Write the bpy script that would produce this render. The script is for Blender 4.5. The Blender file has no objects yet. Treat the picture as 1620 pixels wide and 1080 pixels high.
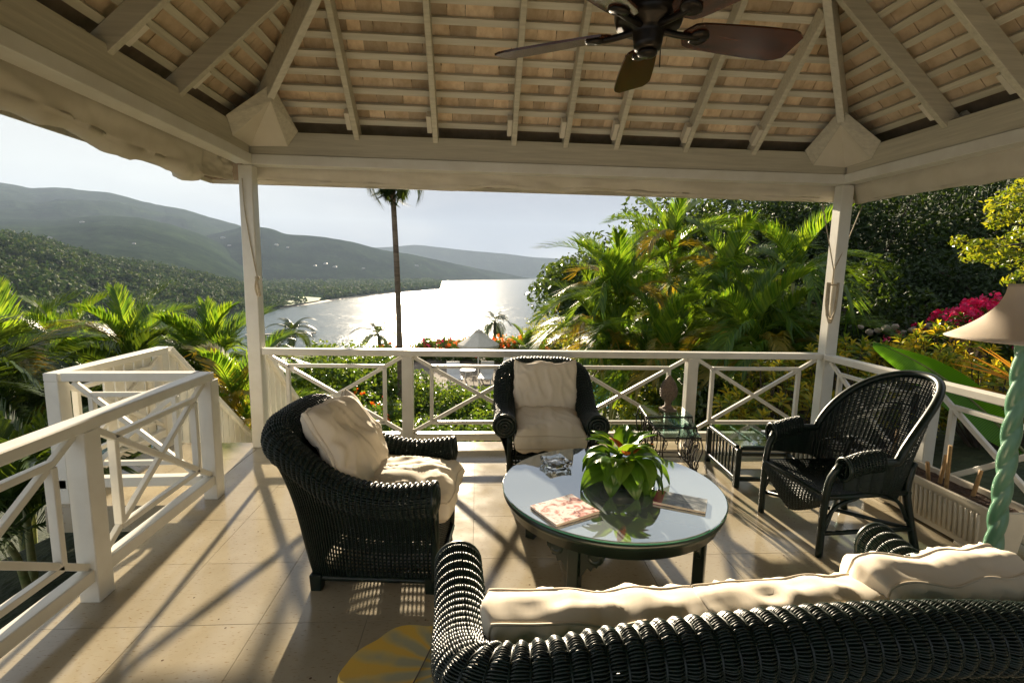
import bpy, bmesh, math, random
import numpy as np
from mathutils import Vector, Matrix, noise as mnoise

R = math.radians
C = bpy.context.scene.collection
SC = bpy.context.scene
rng = random.Random(7)
nrng = np.random.default_rng(7)

# ------------------------------------------------------------------ camera
CAM = Vector((1.9986, -4.673, 1.6519))
YAW, PITCH, ROLL, FPX = -0.0691, -0.1374, 0.0200, 798.6
_fw = Vector((-math.sin(YAW) * math.cos(PITCH), math.cos(YAW) * math.cos(PITCH), math.sin(PITCH)))
_r0 = Vector((math.cos(YAW), math.sin(YAW), 0))
_u0 = _r0.cross(_fw)
_rt = math.cos(ROLL) * _r0 + math.sin(ROLL) * _u0
_up = -math.sin(ROLL) * _r0 + math.cos(ROLL) * _u0
cam_data = bpy.data.cameras.new('camera')
cam_data.sensor_width = 36
cam_data.lens = FPX / 1620 * 36
cam_data.clip_start = 0.05
cam_data.clip_end = 40000
cam = bpy.data.objects.new('camera', cam_data)
cam.matrix_world = Matrix(((_rt.x, _up.x, -_fw.x, CAM.x), (_rt.y, _up.y, -_fw.y, CAM.y), (_rt.z, _up.z, -_fw.z, CAM.z), (0, 0, 0, 1)))
C.objects.link(cam)
SC.camera = cam

# ------------------------------------------------------------------ light
SUN_AZ, SUN_EL = math.atan2(-0.095, 1.0), R(15.0)
sun_dir = Vector((math.sin(SUN_AZ) * math.cos(SUN_EL), math.cos(SUN_AZ) * math.cos(SUN_EL), math.sin(SUN_EL)))
sl = bpy.data.lights.new('sun', 'SUN')
sl.energy = 4.0
sl.angle = R(0.9)
sl.color = (1.0, 0.84, 0.62)
so = bpy.data.objects.new('sun', sl)
so.rotation_euler = (-sun_dir).to_track_quat('-Z', 'Y').to_euler()
C.objects.link(so)

world = bpy.data.worlds.new('World')
SC.world = world
world.use_nodes = True
wt = world.node_tree
wt.nodes.clear()
def wn(t, **k):
    n = wt.nodes.new(t)
    for a, b in k.items():
        setattr(n, a, b)
    return n
w_out = wn('ShaderNodeOutputWorld')
w_bg = wn('ShaderNodeBackground')
w_bg.inputs[1].default_value = 0.06
w_sky = wn('ShaderNodeTexSky', sky_type='NISHITA', sun_disc=False, sun_elevation=SUN_EL, sun_rotation=SUN_AZ,
           altitude=40, air_density=1.0, dust_density=0.5, ozone_density=1.5)
# broken high overcast: soft banks of cloud all round the sky
w_tc = wn('ShaderNodeTexCoord')
w_map = wn('ShaderNodeMapping')
w_map.inputs['Scale'].default_value = (1.0, 1.0, 3.2)
w_map.inputs['Location'].default_value = (2, 13, 4)
w_no = wn('ShaderNodeTexNoise')
w_no.inputs['Scale'].default_value = 2.1
w_no.inputs['Detail'].default_value = 5
w_no.inputs['Roughness'].default_value = 0.5
w_rmp = wn('ShaderNodeValToRGB')
w_rmp.color_ramp.elements[0].position = 0.36
w_rmp.color_ramp.elements[1].position = 0.64
w_rmp.color_ramp.elements[0].color = (0.97, 0.97, 0.97, 1)
w_cl = wn('ShaderNodeMixRGB')
w_cl.inputs[1].default_value = (1.36, 1.45, 1.68, 1)
w_cl.inputs[2].default_value = (2.55, 2.60, 2.54, 1)
w_no2 = wn('ShaderNodeTexNoise')
w_no2.inputs['Scale'].default_value = 1.25
w_no2.inputs['Detail'].default_value = 4
w_no2.inputs['Roughness'].default_value = 0.42
w_mx = wn('ShaderNodeMixRGB')
lk = wt.links.new
lk(w_tc.outputs['Generated'], w_map.inputs[0])
lk(w_map.outputs[0], w_no.inputs['Vector'])
lk(w_map.outputs[0], w_no2.inputs['Vector'])
lk(w_no.outputs['Fac'], w_rmp.inputs[0])
w_r2 = wn('ShaderNodeValToRGB')
w_r2.color_ramp.elements[0].position = 0.40
w_r2.color_ramp.elements[1].position = 0.63
lk(w_no2.outputs['Fac'], w_r2.inputs[0])
lk(w_r2.outputs[0], w_cl.inputs[0])
lk(w_rmp.outputs[0], w_mx.inputs[0])
lk(w_sky.outputs[0], w_mx.inputs[1])
lk(w_cl.outputs[0], w_mx.inputs[2])
lk(w_mx.outputs[0], w_bg.inputs[0])
lk(w_bg.outputs[0], w_out.inputs[0])

SC.view_settings.view_transform = 'Standard'
SC.view_settings.look = 'None'
SC.view_settings.gamma = 1.0
SC.view_settings.use_curve_mapping = False
SC.view_settings.exposure = 2.42
SC.render.engine = 'CYCLES'
cy = SC.cycles
cy.use_denoising = True
try:
    cy.denoiser = 'OPENIMAGEDENOISE'
except Exception:
    pass
cy.max_bounces = 8
cy.diffuse_bounces = 4
cy.glossy_bounces = 4
cy.transmission_bounces = 6
cy.transparent_max_bounces = 8
cy.volume_bounces = 0
cy.sample_clamp_indirect = 6.0
cy.caustics_reflective = False
cy.caustics_refractive = False

# ------------------------------------------------------------------ picking points of the place
def ray(px, py):
    return _fw + _rt * ((px - 810) / FPX) + _up * ((540 - py) / FPX)
def at(px, py, depth):
    return CAM + ray(px, py) * depth
def on(px, py, ax, val):
    d = ray(px, py)
    i = 'xyz'.index(ax)
    return CAM + d * ((val - CAM[i]) / d[i])

# ------------------------------------------------------------------ materials
MATS = {}
def mat(name):
    m = bpy.data.materials.new(name)
    m.use_nodes = True
    nt = m.node_tree
    b = nt.nodes['Principled BSDF']
    MATS[name] = m
    return m, nt, b
def N(nt, t, **k):
    n = nt.nodes.new(t)
    for a, v in k.items():
        if isinstance(a, str) and a in n.bl_rna.properties:
            setattr(n, a, v)
        else:
            n.inputs[a.replace('_', ' ')].default_value = v
    return n
def ramp(nt, stops, interp='LINEAR'):
    n = nt.nodes.new('ShaderNodeValToRGB')
    cr = n.color_ramp
    cr.interpolation = interp
    while len(cr.elements) < len(stops):
        cr.elements.new(0.5)
    for e, (p, c) in zip(cr.elements, stops):
        e.position = p
        e.color = (c[0], c[1], c[2], 1)
    return n
def coords(nt, kind='Object', scale=(1, 1, 1)):
    if kind == 'World':
        g = nt.nodes.new('ShaderNodeNewGeometry')
        out = g.outputs['Position']
    else:
        t = nt.nodes.new('ShaderNodeTexCoord')
        out = t.outputs[kind]
    m = nt.nodes.new('ShaderNodeMapping')
    m.inputs['Scale'].default_value = scale
    nt.links.new(out, m.inputs[0])
    return m.outputs[0]
def simple(name, c1, c2=None, rough=0.5, scale=8, stretch=(1, 1, 1), bump=0.0, bscale=60, detail=5, lo=0.35, hi=0.65,
           kind='Object', spec=0.5, metal=0.0, rand=0.0, coat=0.0, bdist=0.01):
    m, nt, b = mat(name)
    v = coords(nt, kind, stretch)
    L = nt.links.new
    b.inputs['Roughness'].default_value = rough
    b.inputs['Specular IOR Level'].default_value = spec
    b.inputs['Metallic'].default_value = metal
    b.inputs['Coat Weight'].default_value = coat
    b.inputs['Coat Roughness'].default_value = 0.15
    no = N(nt, 'ShaderNodeTexNoise', Scale=scale, Detail=detail, Roughness=0.6)
    L(v, no.inputs['Vector'])
    rp = ramp(nt, [(lo, c1), (hi, c2 or c1)])
    L(no.outputs['Fac'], rp.inputs[0])
    out = rp.outputs[0]
    if rand:
        oi = nt.nodes.new('ShaderNodeObjectInfo')
        hs = nt.nodes.new('ShaderNodeHueSaturation')
        mr = nt.nodes.new('ShaderNodeMapRange')
        mr.inputs['To Min'].default_value = 1 - rand
        mr.inputs['To Max'].default_value = 1 + rand
        L(oi.outputs['Random'], mr.inputs[0])
        L(mr.outputs[0], hs.inputs['Value'])
        L(out, hs.inputs['Color'])
        out = hs.outputs[0]
    L(out, b.inputs['Base Color'])
    if bump:
        n2 = N(nt, 'ShaderNodeTexNoise', Scale=bscale, Detail=4)
        L(v, n2.inputs['Vector'])
        bp = N(nt, 'ShaderNodeBump', Strength=bump, Distance=bdist)
        L(n2.outputs['Fac'], bp.inputs['Height'])
        L(bp.outputs[0], b.inputs['Normal'])
    return m
def leafmat(name, cols, trans=0.42, rough=0.38, tcol=1.5, tint=(1.45, 1.1, 0.40)):
    """cols: ramp of base colours; each leaf (mesh island) takes its own; light shines through"""
    m, nt, b = mat(name)
    L = nt.links.new
    g = nt.nodes.new('ShaderNodeNewGeometry')
    rp = ramp(nt, [(i / max(1, len(cols) - 1), c) for i, c in enumerate(cols)])
    L(g.outputs['Random Per Island'], rp.inputs[0])
    L(rp.outputs[0], b.inputs['Base Color'])
    b.inputs['Roughness'].default_value = rough
    b.inputs['Specular IOR Level'].default_value = 0.45
    tr = nt.nodes.new('ShaderNodeBsdfTranslucent')
    mc = nt.nodes.new('ShaderNodeMixRGB')
    mc.blend_type = 'MULTIPLY'
    mc.inputs[0].default_value = 1.0
    mc.inputs[2].default_value = (tcol * tint[0], tcol * tint[1], tcol * tint[2], 1)
    L(rp.outputs[0], mc.inputs[1])
    L(mc.outputs[0], tr.inputs[0])
    ms = nt.nodes.new('ShaderNodeMixShader')
    ms.inputs[0].default_value = trans
    L(b.outputs[0], ms.inputs[1])
    L(tr.outputs[0], ms.inputs[2])
    L(ms.outputs[0], nt.nodes['Material Output'].inputs['Surface'])
    return m

# painted wood with faint grain showing
def painted(name, c1, c2, rough=0.45, grain=(3, 60, 60), bump=0.25, rand=0.06):
    return simple(name, c1, c2, rough=rough, scale=1.0, stretch=grain, bump=bump, bscale=1.6, lo=0.25, hi=0.75, rand=rand, bdist=0.002)

simple('white_paint', (0.72, 0.69, 0.60), (0.79, 0.77, 0.69), rough=0.35, scale=5, bump=0.12, bscale=40, rand=0.03, bdist=0.002)
painted('white_wood', (0.58, 0.54, 0.43), (0.76, 0.72, 0.60), rough=0.5, grain=(2.0, 45, 45))
painted('grey_wood', (0.48, 0.44, 0.33), (0.67, 0.62, 0.48), rough=0.55, grain=(2.5, 50, 50), rand=0.10)
painted('grey_wood_y', (0.48, 0.44, 0.33), (0.67, 0.62, 0.48), rough=0.55, grain=(50, 2.5, 50), rand=0.10)
simple('cream_board', (0.66, 0.60, 0.47), (0.72, 0.66, 0.54), rough=0.5, scale=3)
simple('shingle_wood', (0.60, 0.44, 0.27), (0.80, 0.64, 0.45), rough=0.7, scale=2.2, stretch=(6, 1, 6), rand=0.34, bump=0.3, bscale=24, bdist=0.003)
simple('shingle_wood_bulk', (0.52, 0.38, 0.23), (0.78, 0.62, 0.43), rough=0.7, scale=7, stretch=(1, 1, 1), lo=0.3, hi=0.7)
simple('roof_dark', (0.18, 0.13, 0.085), (0.26, 0.20, 0.14), rough=0.8)
simple('canvas', (0.56, 0.50, 0.38), (0.66, 0.60, 0.48), rough=0.8, scale=2.5, bump=0.15, bscale=300, bdist=0.001)
simple('rope', (0.42, 0.34, 0.22), (0.55, 0.47, 0.33), rough=0.8, scale=60)
simple('fan_bronze', (0.012, 0.010, 0.008), (0.03, 0.022, 0.015), rough=0.28, metal=0.6, scale=20)
simple('fan_blade', (0.022, 0.007, 0.0035), (0.09, 0.026, 0.010), rough=0.22, scale=1.5, stretch=(3, 22, 22), coat=0.5)
simple('wicker', (0.002, 0.0075, 0.005), (0.005, 0.016, 0.011), rough=0.36, scale=30, spec=0.38)
simple('wicker_frame', (0.002, 0.008, 0.005), (0.006, 0.017, 0.012), rough=0.36, scale=20, spec=0.4, bump=0.2, bscale=30, bdist=0.003)
simple('cushion_cloth', (0.74, 0.66, 0.53), (0.80, 0.72, 0.59), rough=0.85, scale=3, bump=0.12, bscale=500, spec=0.2, bdist=0.0008)
simple('piping_cloth', (0.62, 0.53, 0.40), (0.70, 0.61, 0.48), rough=0.8)
simple('table_wood', (0.004, 0.012, 0.008), (0.010, 0.022, 0.015), rough=0.35, scale=8, coat=0.3)
simple('iron', (0.010, 0.008, 0.007), (0.022, 0.018, 0.015), rough=0.5, metal=0.4, scale=50)
simple('terracotta', (0.16, 0.12, 0.085), (0.24, 0.18, 0.13), rough=0.8, scale=20, bump=0.3, bscale=60)
simple('planter_plastic', (0.68, 0.61, 0.48), (0.76, 0.69, 0.55), rough=0.5, scale=4)
simple('soil', (0.035, 0.018, 0.010), (0.09, 0.05, 0.028), rough=0.95, scale=25, bump=0.9, bscale=40, bdist=0.03)
simple('cane', (0.30, 0.19, 0.08), (0.42, 0.28, 0.13), rough=0.7, scale=30)
simple('jade', (0.045, 0.15, 0.08), (0.10, 0.23, 0.14), rough=0.35, scale=10, stretch=(1, 1, 0.4), coat=0.3)
leafmat('shade_cloth', [(0.70, 0.61, 0.50), (0.72, 0.63, 0.52)], trans=0.45, rough=0.8, tcol=1.0, tint=(1.0, 1.0, 0.95))
simple('bark', (0.10, 0.075, 0.055), (0.20, 0.16, 0.12), rough=0.9, scale=3, stretch=(1, 1, 6), bump=0.5, bscale=8, bdist=0.02)
simple('bark_dark', (0.05, 0.038, 0.028), (0.10, 0.08, 0.06), rough=0.9, scale=3, bump=0.5, bscale=8, bdist=0.02)
simple('palm_stem', (0.16, 0.20, 0.06), (0.30, 0.28, 0.12), rough=0.5, scale=2, stretch=(1, 1, 7))
simple('garden_soil', (0.020, 0.032, 0.012), (0.05, 0.06, 0.025), rough=0.95, scale=3, bump=0.8, bscale=8, bdist=0.1)
simple('deck_stone', (0.16, 0.14, 0.115), (0.23, 0.205, 0.17), spec=0.05, rough=0.9, scale=1.2, bump=0.2, bscale=20)
simple('pool_water', (0.05, 0.42, 0.55), (0.08, 0.50, 0.62), rough=0.08, scale=1.5, bump=0.2, bscale=6, bdist=0.02)
simple('lounger_white', (0.70, 0.70, 0.68), (0.76, 0.76, 0.74), rough=0.5)
simple('umbrella_cloth', (0.62, 0.58, 0.48), (0.68, 0.64, 0.54), rough=0.8)
simple('lawn', (0.05, 0.085, 0.012), (0.08, 0.12, 0.02), rough=0.9, scale=0.03)
simple('sand', (0.33, 0.29, 0.22), (0.42, 0.37, 0.29), rough=0.9, scale=0.05)
simple('house_wall', (0.34, 0.33, 0.31), (0.40, 0.39, 0.37), rough=0.7)
simple('house_roof', (0.16, 0.17, 0.18), (0.26, 0.26, 0.27), rough=0.6)
simple('rock', (0.22, 0.19, 0.16), (0.36, 0.31, 0.27), rough=0.9, scale=4, rand=0.25, bump=0.5, bscale=12)
simple('pier_wood', (0.09, 0.08, 0.07), (0.14, 0.12, 0.10), rough=0.8)
def forest(name, a, b_, s1, s2, bd):
    m, nt, b = mat(name)
    L = nt.links.new
    v = coords(nt, 'World')
    no = N(nt, 'ShaderNodeTexNoise', Scale=s1, Detail=3, Roughness=0.6)
    L(v, no.inputs['Vector'])
    n2 = N(nt, 'ShaderNodeTexNoise', Scale=s2, Detail=5, Roughness=0.75)
    L(v, n2.inputs['Vector'])
    ad = N(nt, 'ShaderNodeMath', operation='ADD')
    L(no.outputs['Fac'], ad.inputs[0])
    L(n2.outputs['Fac'], ad.inputs[1])
    ha = N(nt, 'ShaderNodeMath', operation='MULTIPLY')
    ha.inputs[1].default_value = 0.5
    L(ad.outputs[0], ha.inputs[0])
    mid = tuple((x + y) / 2 for x, y in zip(a, b_))
    rp = ramp(nt, [(0.36, a), (0.5, mid), (0.58, b_), (0.68, tuple(x * 1.7 for x in b_))])
    L(ha.outputs[0], rp.inputs[0])
    L(rp.outputs[0], b.inputs['Base Color'])
    b.inputs['Roughness'].default_value = 1.0
    b.inputs['Specular IOR Level'].default_value = 0.0
    bp = N(nt, 'ShaderNodeBump', Strength=0.7, Distance=bd)
    L(n2.outputs['Fac'], bp.inputs['Height'])
    L(bp.outputs[0], b.inputs['Normal'])
    return m
forest('hill_forest', (0.004, 0.012, 0.005), (0.026, 0.044, 0.017), 0.005, 0.045, 10.0)
forest('near_forest_floor', (0.010, 0.024, 0.006), (0.028, 0.05, 0.014), 0.02, 0.15, 2)
def crownmat(name, cols):
    m, nt, b = mat(name)
    L = nt.links.new
    v = coords(nt, 'World')
    no = N(nt, 'ShaderNodeTexNoise', Scale=0.11, Detail=3, Roughness=0.7)
    L(v, no.inputs['Vector'])
    g = nt.nodes.new('ShaderNodeNewGeometry')
    mx = N(nt, 'ShaderNodeMath', operation='MULTIPLY_ADD')
    mx.inputs[1].default_value = 0.35
    L(g.outputs['Random Per Island'], mx.inputs[0])
    L(no.outputs['Fac'], mx.inputs[2])
    rp = ramp(nt, [(0.40 + 0.5 * i / (len(cols) - 1), c) for i, c in enumerate(cols)])
    L(mx.outputs[0], rp.inputs[0])
    L(rp.outputs[0], b.inputs['Base Color'])
    b.inputs['Roughness'].default_value = 0.8
    b.inputs['Specular IOR Level'].default_value = 0.1
    tr = nt.nodes.new('ShaderNodeBsdfTranslucent')
    L(rp.outputs[0], tr.inputs[0])
    ms = nt.nodes.new('ShaderNodeMixShader')
    ms.inputs[0].default_value = 0.25
    L(b.outputs[0], ms.inputs[1])
    L(tr.outputs[0], ms.inputs[2])
    L(ms.outputs[0], nt.nodes['Material Output'].inputs['Surface'])
    return m
crownmat('far_crowns', [(0.012, 0.034, 0.007), (0.022, 0.052, 0.010), (0.036, 0.072, 0.013), (0.060, 0.092, 0.018), (0.085, 0.105, 0.026)])

leafmat('areca_leaf', [(0.035, 0.095, 0.012), (0.065, 0.15, 0.018), (0.13, 0.21, 0.025), (0.05, 0.12, 0.014)], trans=0.5, tcol=1.9)
leafmat('areca_gold', [(0.16, 0.15, 0.02), (0.24, 0.20, 0.03), (0.12, 0.14, 0.02)], trans=0.45)
leafmat('coconut_leaf', [(0.02, 0.045, 0.010), (0.04, 0.07, 0.015), (0.03, 0.055, 0.012)], trans=0.3)
leafmat('tree_leaf', [(0.018, 0.042, 0.008), (0.03, 0.065, 0.012), (0.055, 0.10, 0.016), (0.024, 0.05, 0.010)], trans=0.35)
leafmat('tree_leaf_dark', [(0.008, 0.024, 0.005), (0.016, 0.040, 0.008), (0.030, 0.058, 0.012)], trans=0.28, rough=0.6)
leafmat('bright_leaf', [(0.06, 0.13, 0.012), (0.13, 0.19, 0.018), (0.22, 0.26, 0.025), (0.09, 0.16, 0.015)], trans=0.45)
leafmat('hedge_leaf', [(0.03, 0.08, 0.012), (0.055, 0.12, 0.018), (0.10, 0.17, 0.025), (0.04, 0.09, 0.015)], trans=0.4)
leafmat('feathery_leaf', [(0.09, 0.13, 0.02), (0.13, 0.17, 0.03), (0.17, 0.20, 0.04)], trans=0.5)
leafmat('croton_leaf', [(0.36, 0.33, 0.03), (0.44, 0.40, 0.05), (0.20, 0.26, 0.03), (0.08, 0.15, 0.02), (0.14, 0.21, 0.025), (0.40, 0.30, 0.03)], trans=0.4)
leafmat('banana_leaf', [(0.06, 0.20, 0.012), (0.07, 0.22, 0.015)], trans=0.5, tcol=1.7)
leafmat('blade_leaf', [(0.16, 0.07, 0.02), (0.22, 0.12, 0.03), (0.12, 0.10, 0.02)], trans=0.35)
leafmat('ixora_flower', [(0.75, 0.10, 0.015), (0.80, 0.22, 0.02), (0.65, 0.05, 0.02)], trans=0.35, tcol=1.0)
leafmat('orange_flower', [(0.80, 0.30, 0.02), (0.80, 0.42, 0.04), (0.75, 0.20, 0.02)], trans=0.35, tcol=1.0)
leafmat('magenta_flower', [(0.62, 0.015, 0.16), (0.75, 0.03, 0.25), (0.50, 0.01, 0.10)], trans=0.4, tcol=1.0)
leafmat('dry_leaf', [(0.35, 0.24, 0.14), (0.50, 0.38, 0.26), (0.26, 0.16, 0.09)], trans=0.3)
leafmat('bract_orange', [(0.55, 0.13, 0.02), (0.62, 0.20, 0.03)], trans=0.3, tcol=1.0)

# glass of the nest tables and ash tray
def glass(name, tint, rough=0.0, thin=0.8):
    m, nt, b = mat(name)
    L = nt.links.new
    tr = nt.nodes.new('ShaderNodeBsdfTransparent')
    tr.inputs[0].default_value = (*tint, 1)
    gl = nt.nodes.new('ShaderNodeBsdfGlossy')
    gl.inputs['Roughness'].default_value = 0.03
    lw_ = nt.nodes.new('ShaderNodeLayerWeight')
    lw_.inputs[0].default_value = 0.5
    pw_ = N(nt, 'ShaderNodeMath', operation='POWER')
    pw_.inputs[1].default_value = 3.0
    L(lw_.outputs['Facing'], pw_.inputs[0])
    fr = N(nt, 'ShaderNodeMath', operation='MULTIPLY_ADD')
    fr.inputs[1].default_value = 0.8
    fr.inputs[2].default_value = 0.05
    L(pw_.outputs[0], fr.inputs[0])
    ms = nt.nodes.new('ShaderNodeMixShader')
    L(fr.outputs[0], ms.inputs[0])
    L(tr.outputs[0], ms.inputs[1])
    L(gl.outputs[0], ms.inputs[2])
    L(ms.outputs[0], nt.nodes['Material Output'].inputs['Surface'])
    return m
glass('clear_glass', (0.78, 0.90, 0.86))
m, nt, b = mat('crystal')
b.inputs['Transmission Weight'].default_value = 1.0
b.inputs['IOR'].default_value = 1.5
b.inputs['Roughness'].default_value = 0.02
# dark painted table under plate glass: one polished surface
m, nt, b = mat('table_glass')
b.inputs['Base Color'].default_value = (0.46, 0.53, 0.56, 1)
b.inputs['Metallic'].default_value = 0.55
b.inputs['Roughness'].default_value = 0.03
b.inputs['IOR'].default_value = 1.9
b.inputs['Specular IOR Level'].default_value = 0.8
b.inputs['Coat Weight'].default_value = 1.0
b.inputs['Coat IOR'].default_value = 1.6
b.inputs['Coat Roughness'].default_value = 0.02
m, nt, b = mat('glass_edge')
b.inputs['Base Color'].default_value = (0.05, 0.22, 0.16, 1)
b.inputs['Roughness'].default_value = 0.1

# polished coral-stone floor tiles
def floor_mat():
    m, nt, b = mat('floor_stone')
    L = nt.links.new
    v = coords(nt, 'World')
    n1 = N(nt, 'ShaderNodeTexNoise', Scale=2.2, Detail=6, Roughness=0.6)
    L(v, n1.inputs['Vector'])
    r1 = ramp(nt, [(0.30, (0.32, 0.27, 0.18)), (0.70, (0.41, 0.36, 0.26))])
    L(n1.outputs['Fac'], r1.inputs[0])
    # dark pits and shell fragments
    vo = N(nt, 'ShaderNodeTexVoronoi', Scale=26)
    L(v, vo.inputs['Vector'])
    n2 = N(nt, 'ShaderNodeTexNoise', Scale=16, Detail=3)
    L(v, n2.inputs['Vector'])
    ad = N(nt, 'ShaderNodeMath', operation='ADD')
    L(vo.outputs['Distance'], ad.inputs[0])
    L(n2.outputs['Fac'], ad.inputs[1])
    r2 = ramp(nt, [(0.45, (0, 0, 0)), (0.50, (1, 1, 1))])
    L(ad.outputs[0], r2.inputs[0])
    mx = nt.nodes.new('ShaderNodeMixRGB')
    mx.inputs[1].default_value = (0.10, 0.055, 0.03, 1)
    L(r2.outputs[0], mx.inputs[0])
    L(r1.outputs[0], mx.inputs[2])
    vs = coords(nt, 'World', (1.0, 3.0, 1))
    n3 = N(nt, 'ShaderNodeTexNoise', Scale=38, Detail=3)
    L(vs, n3.inputs['Vector'])
    r3 = ramp(nt, [(0.60, (1, 1, 1)), (0.72, (0.72, 0.58, 0.42))])
    L(n3.outputs['Fac'], r3.inputs[0])
    m2 = nt.nodes.new('ShaderNodeMixRGB')
    m2.blend_type = 'MULTIPLY'
    m2.inputs[0].default_value = 1
    L(mx.outputs[0], m2.inputs[1])
    L(r3.outputs[0], m2.inputs[2])
    oi = nt.nodes.new('ShaderNodeObjectInfo')
    mr = nt.nodes.new('ShaderNodeMapRange')
    mr.inputs['To Min'].default_value = 0.97
    mr.inputs['To Max'].default_value = 1.03
    L(oi.outputs['Random'], mr.inputs[0])
    hs = nt.nodes.new('ShaderNodeHueSaturation')
    L(m2.outputs[0], hs.inputs['Color'])
    L(mr.outputs[0], hs.inputs['Value'])
    L(hs.outputs[0], b.inputs['Base Color'])
    n4 = N(nt, 'ShaderNodeTexNoise', Scale=5, Detail=4)
    L(v, n4.inputs['Vector'])
    rr = nt.nodes.new('ShaderNodeMapRange')
    rr.inputs['To Min'].default_value = 0.07
    rr.inputs['To Max'].default_value = 0.24
    L(n4.outputs['Fac'], rr.inputs[0])
    L(rr.outputs[0], b.inputs['Roughness'])
    b.inputs['Specular IOR Level'].default_value = 0.75
floor_mat()

# sea: wind-ruffled water
def sea_mat():
    m, nt, b = mat('sea_water')
    L = nt.links.new
    b.inputs['Base Color'].default_value = (0.025, 0.060, 0.075, 1)
    b.inputs['Roughness'].default_value = 0.22
    b.inputs['IOR'].default_value = 1.33
    v = coords(nt, 'World', (1, 1, 1))
    n1 = N(nt, 'ShaderNodeTexNoise', Scale=0.16, Detail=6, Roughness=0.62)
    L(v, n1.inputs['Vector'])
    n2 = N(nt, 'ShaderNodeTexNoise', Scale=0.02, Detail=3)
    L(v, n2.inputs['Vector'])
    mm = N(nt, 'ShaderNodeMath', operation='MULTIPLY')
    L(n1.outputs['Fac'], mm.inputs[0])
    L(n2.outputs['Fac'], mm.inputs[1])
    bp = N(nt, 'ShaderNodeBump', Strength=1.0, Distance=1.6)
    L(mm.outputs[0], bp.inputs['Height'])
    L(bp.outputs[0], b.inputs['Normal'])
sea_mat()

# ------------------------------------------------------------------ mesh helpers
class MB:
    def __init__(self):
        self.v = []
        self.f = []
    def add(self, vs, fs):
        o = len(self.v)
        self.v.extend([tuple(p) for p in vs])
        self.f.extend([tuple(i + o for i in f) for f in fs])
    def box(self, c, s, rot=None, taper=1.0):
        hx, hy, hz = s[0] / 2, s[1] / 2, s[2] / 2
        P = [Vector((x * hx * (taper if z > 0 else 1), y * hy * (taper if z > 0 else 1), z * hz)) for z in (-1, 1) for x, y in ((-1, -1), (1, -1), (1, 1), (-1, 1))]
        if rot is not None:
            P = [rot @ p for p in P]
        c = Vector(c)
        self.add([p + c for p in P], [(3, 2, 1, 0), (4, 5, 6, 7), (0, 1, 5, 4), (1, 2, 6, 5), (2, 3, 7, 6), (3, 0, 4, 7)])
        return self
    def bar(self, a, b, w, h, up=(0, 0, 1)):
        """box from a to b, w across, h along up"""
        a, b = Vector(a), Vector(b)
        d = (b - a).normalized()
        x = d.cross(Vector(up))
        if x.length < 1e-5:
            x = d.cross(Vector((0, 1, 0)))
        x.normalize()
        u = x.cross(d)
        P = [p + x * (sx * w / 2) + u * (su * h / 2) for p in (a, b) for sx, su in ((-1, -1), (1, -1), (1, 1), (-1, 1))]
        self.add(P, [(3, 2, 1, 0), (4, 5, 6, 7), (0, 1, 5, 4), (1, 2, 6, 5), (2, 3, 7, 6), (3, 0, 4, 7)])
        return self
    def tube(self, pts, r, n=8, cap=True):
        pts = [Vector(p) for p in pts]
        m = len(pts)
        rr = r if isinstance(r, (list, tuple, np.ndarray)) else [r] * m
        t0 = (pts[1] - pts[0]).normalized()
        ref = Vector((0, 0, 1)) if abs(t0.z) < 0.9 else Vector((1, 0, 0))
        x = t0.cross(ref).normalized()
        vs = []
        for i, p in enumerate(pts):
            t = (pts[min(i + 1, m - 1)] - pts[max(i - 1, 0)]).normalized()
            x = (x - t * x.dot(t))
            if x.length < 1e-6:
                x = t.orthogonal()
            x.normalize()
            y = t.cross(x)
            for k in range(n):
                a = 2 * math.pi * k / n
                vs.append(p + (x * math.cos(a) + y * math.sin(a)) * rr[i])
        fs = [(i * n + k, i * n + (k + 1) % n, (i + 1) * n + (k + 1) % n, (i + 1) * n + k) for i in range(m - 1) for k in range(n)]
        if cap:
            fs.append(tuple(range(n))[::-1])
            fs.append(tuple((m - 1) * n + k for k in range(n)))
        self.add(vs, fs)
        return self
    def lathe(self, prof, n=24, c=(0, 0, 0), cap=True):
        c = Vector(c)
        vs = [c + Vector((r * math.cos(2 * math.pi * k / n), r * math.sin(2 * math.pi * k / n), z)) for r, z in prof for k in range(n)]
        m = len(prof)
        fs = [(i * n + k, i * n + (k + 1) % n, (i + 1) * n + (k + 1) % n, (i + 1) * n + k) for i in range(m - 1) for k in range(n)]
        if cap:
            fs.append(tuple(range(n))[::-1])
            fs.append(tuple((m - 1) * n + k for k in range(n)))
        self.add(vs, fs)
        return self
    def prism(self, poly, z0, z1):
        n = len(poly)
        vs = [(x, y, z0) for x, y in poly] + [(x, y, z1) for x, y in poly]
        fs = [tuple(range(n))[::-1], tuple(range(n, 2 * n))] + [(i, (i + 1) % n, n + (i + 1) % n, n + i) for i in range(n)]
        self.add(vs, fs)
        return self
    def grid(self, P, closed_u=False, closed_v=False):
        P = np.asarray(P)
        a, b = P.shape[:2]
        o = len(self.v)
        self.v.extend(map(tuple, P.reshape(-1, 3)))
        for i in range(a if closed_u else a - 1):
            for j in range(b if closed_v else b - 1):
                i2, j2 = (i + 1) % a, (j + 1) % b
                self.f.append((o + i * b + j, o + i2 * b + j, o + i2 * b + j2, o + i * b + j2))
        return self
    def build(self, name, m, parent=None, smooth=False, bevel=0, loc=None):
        me = bpy.data.meshes.new(name)
        me.from_pydata(self.v, [], self.f)
        return link(name, me, m, parent, smooth, bevel, loc)
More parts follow.
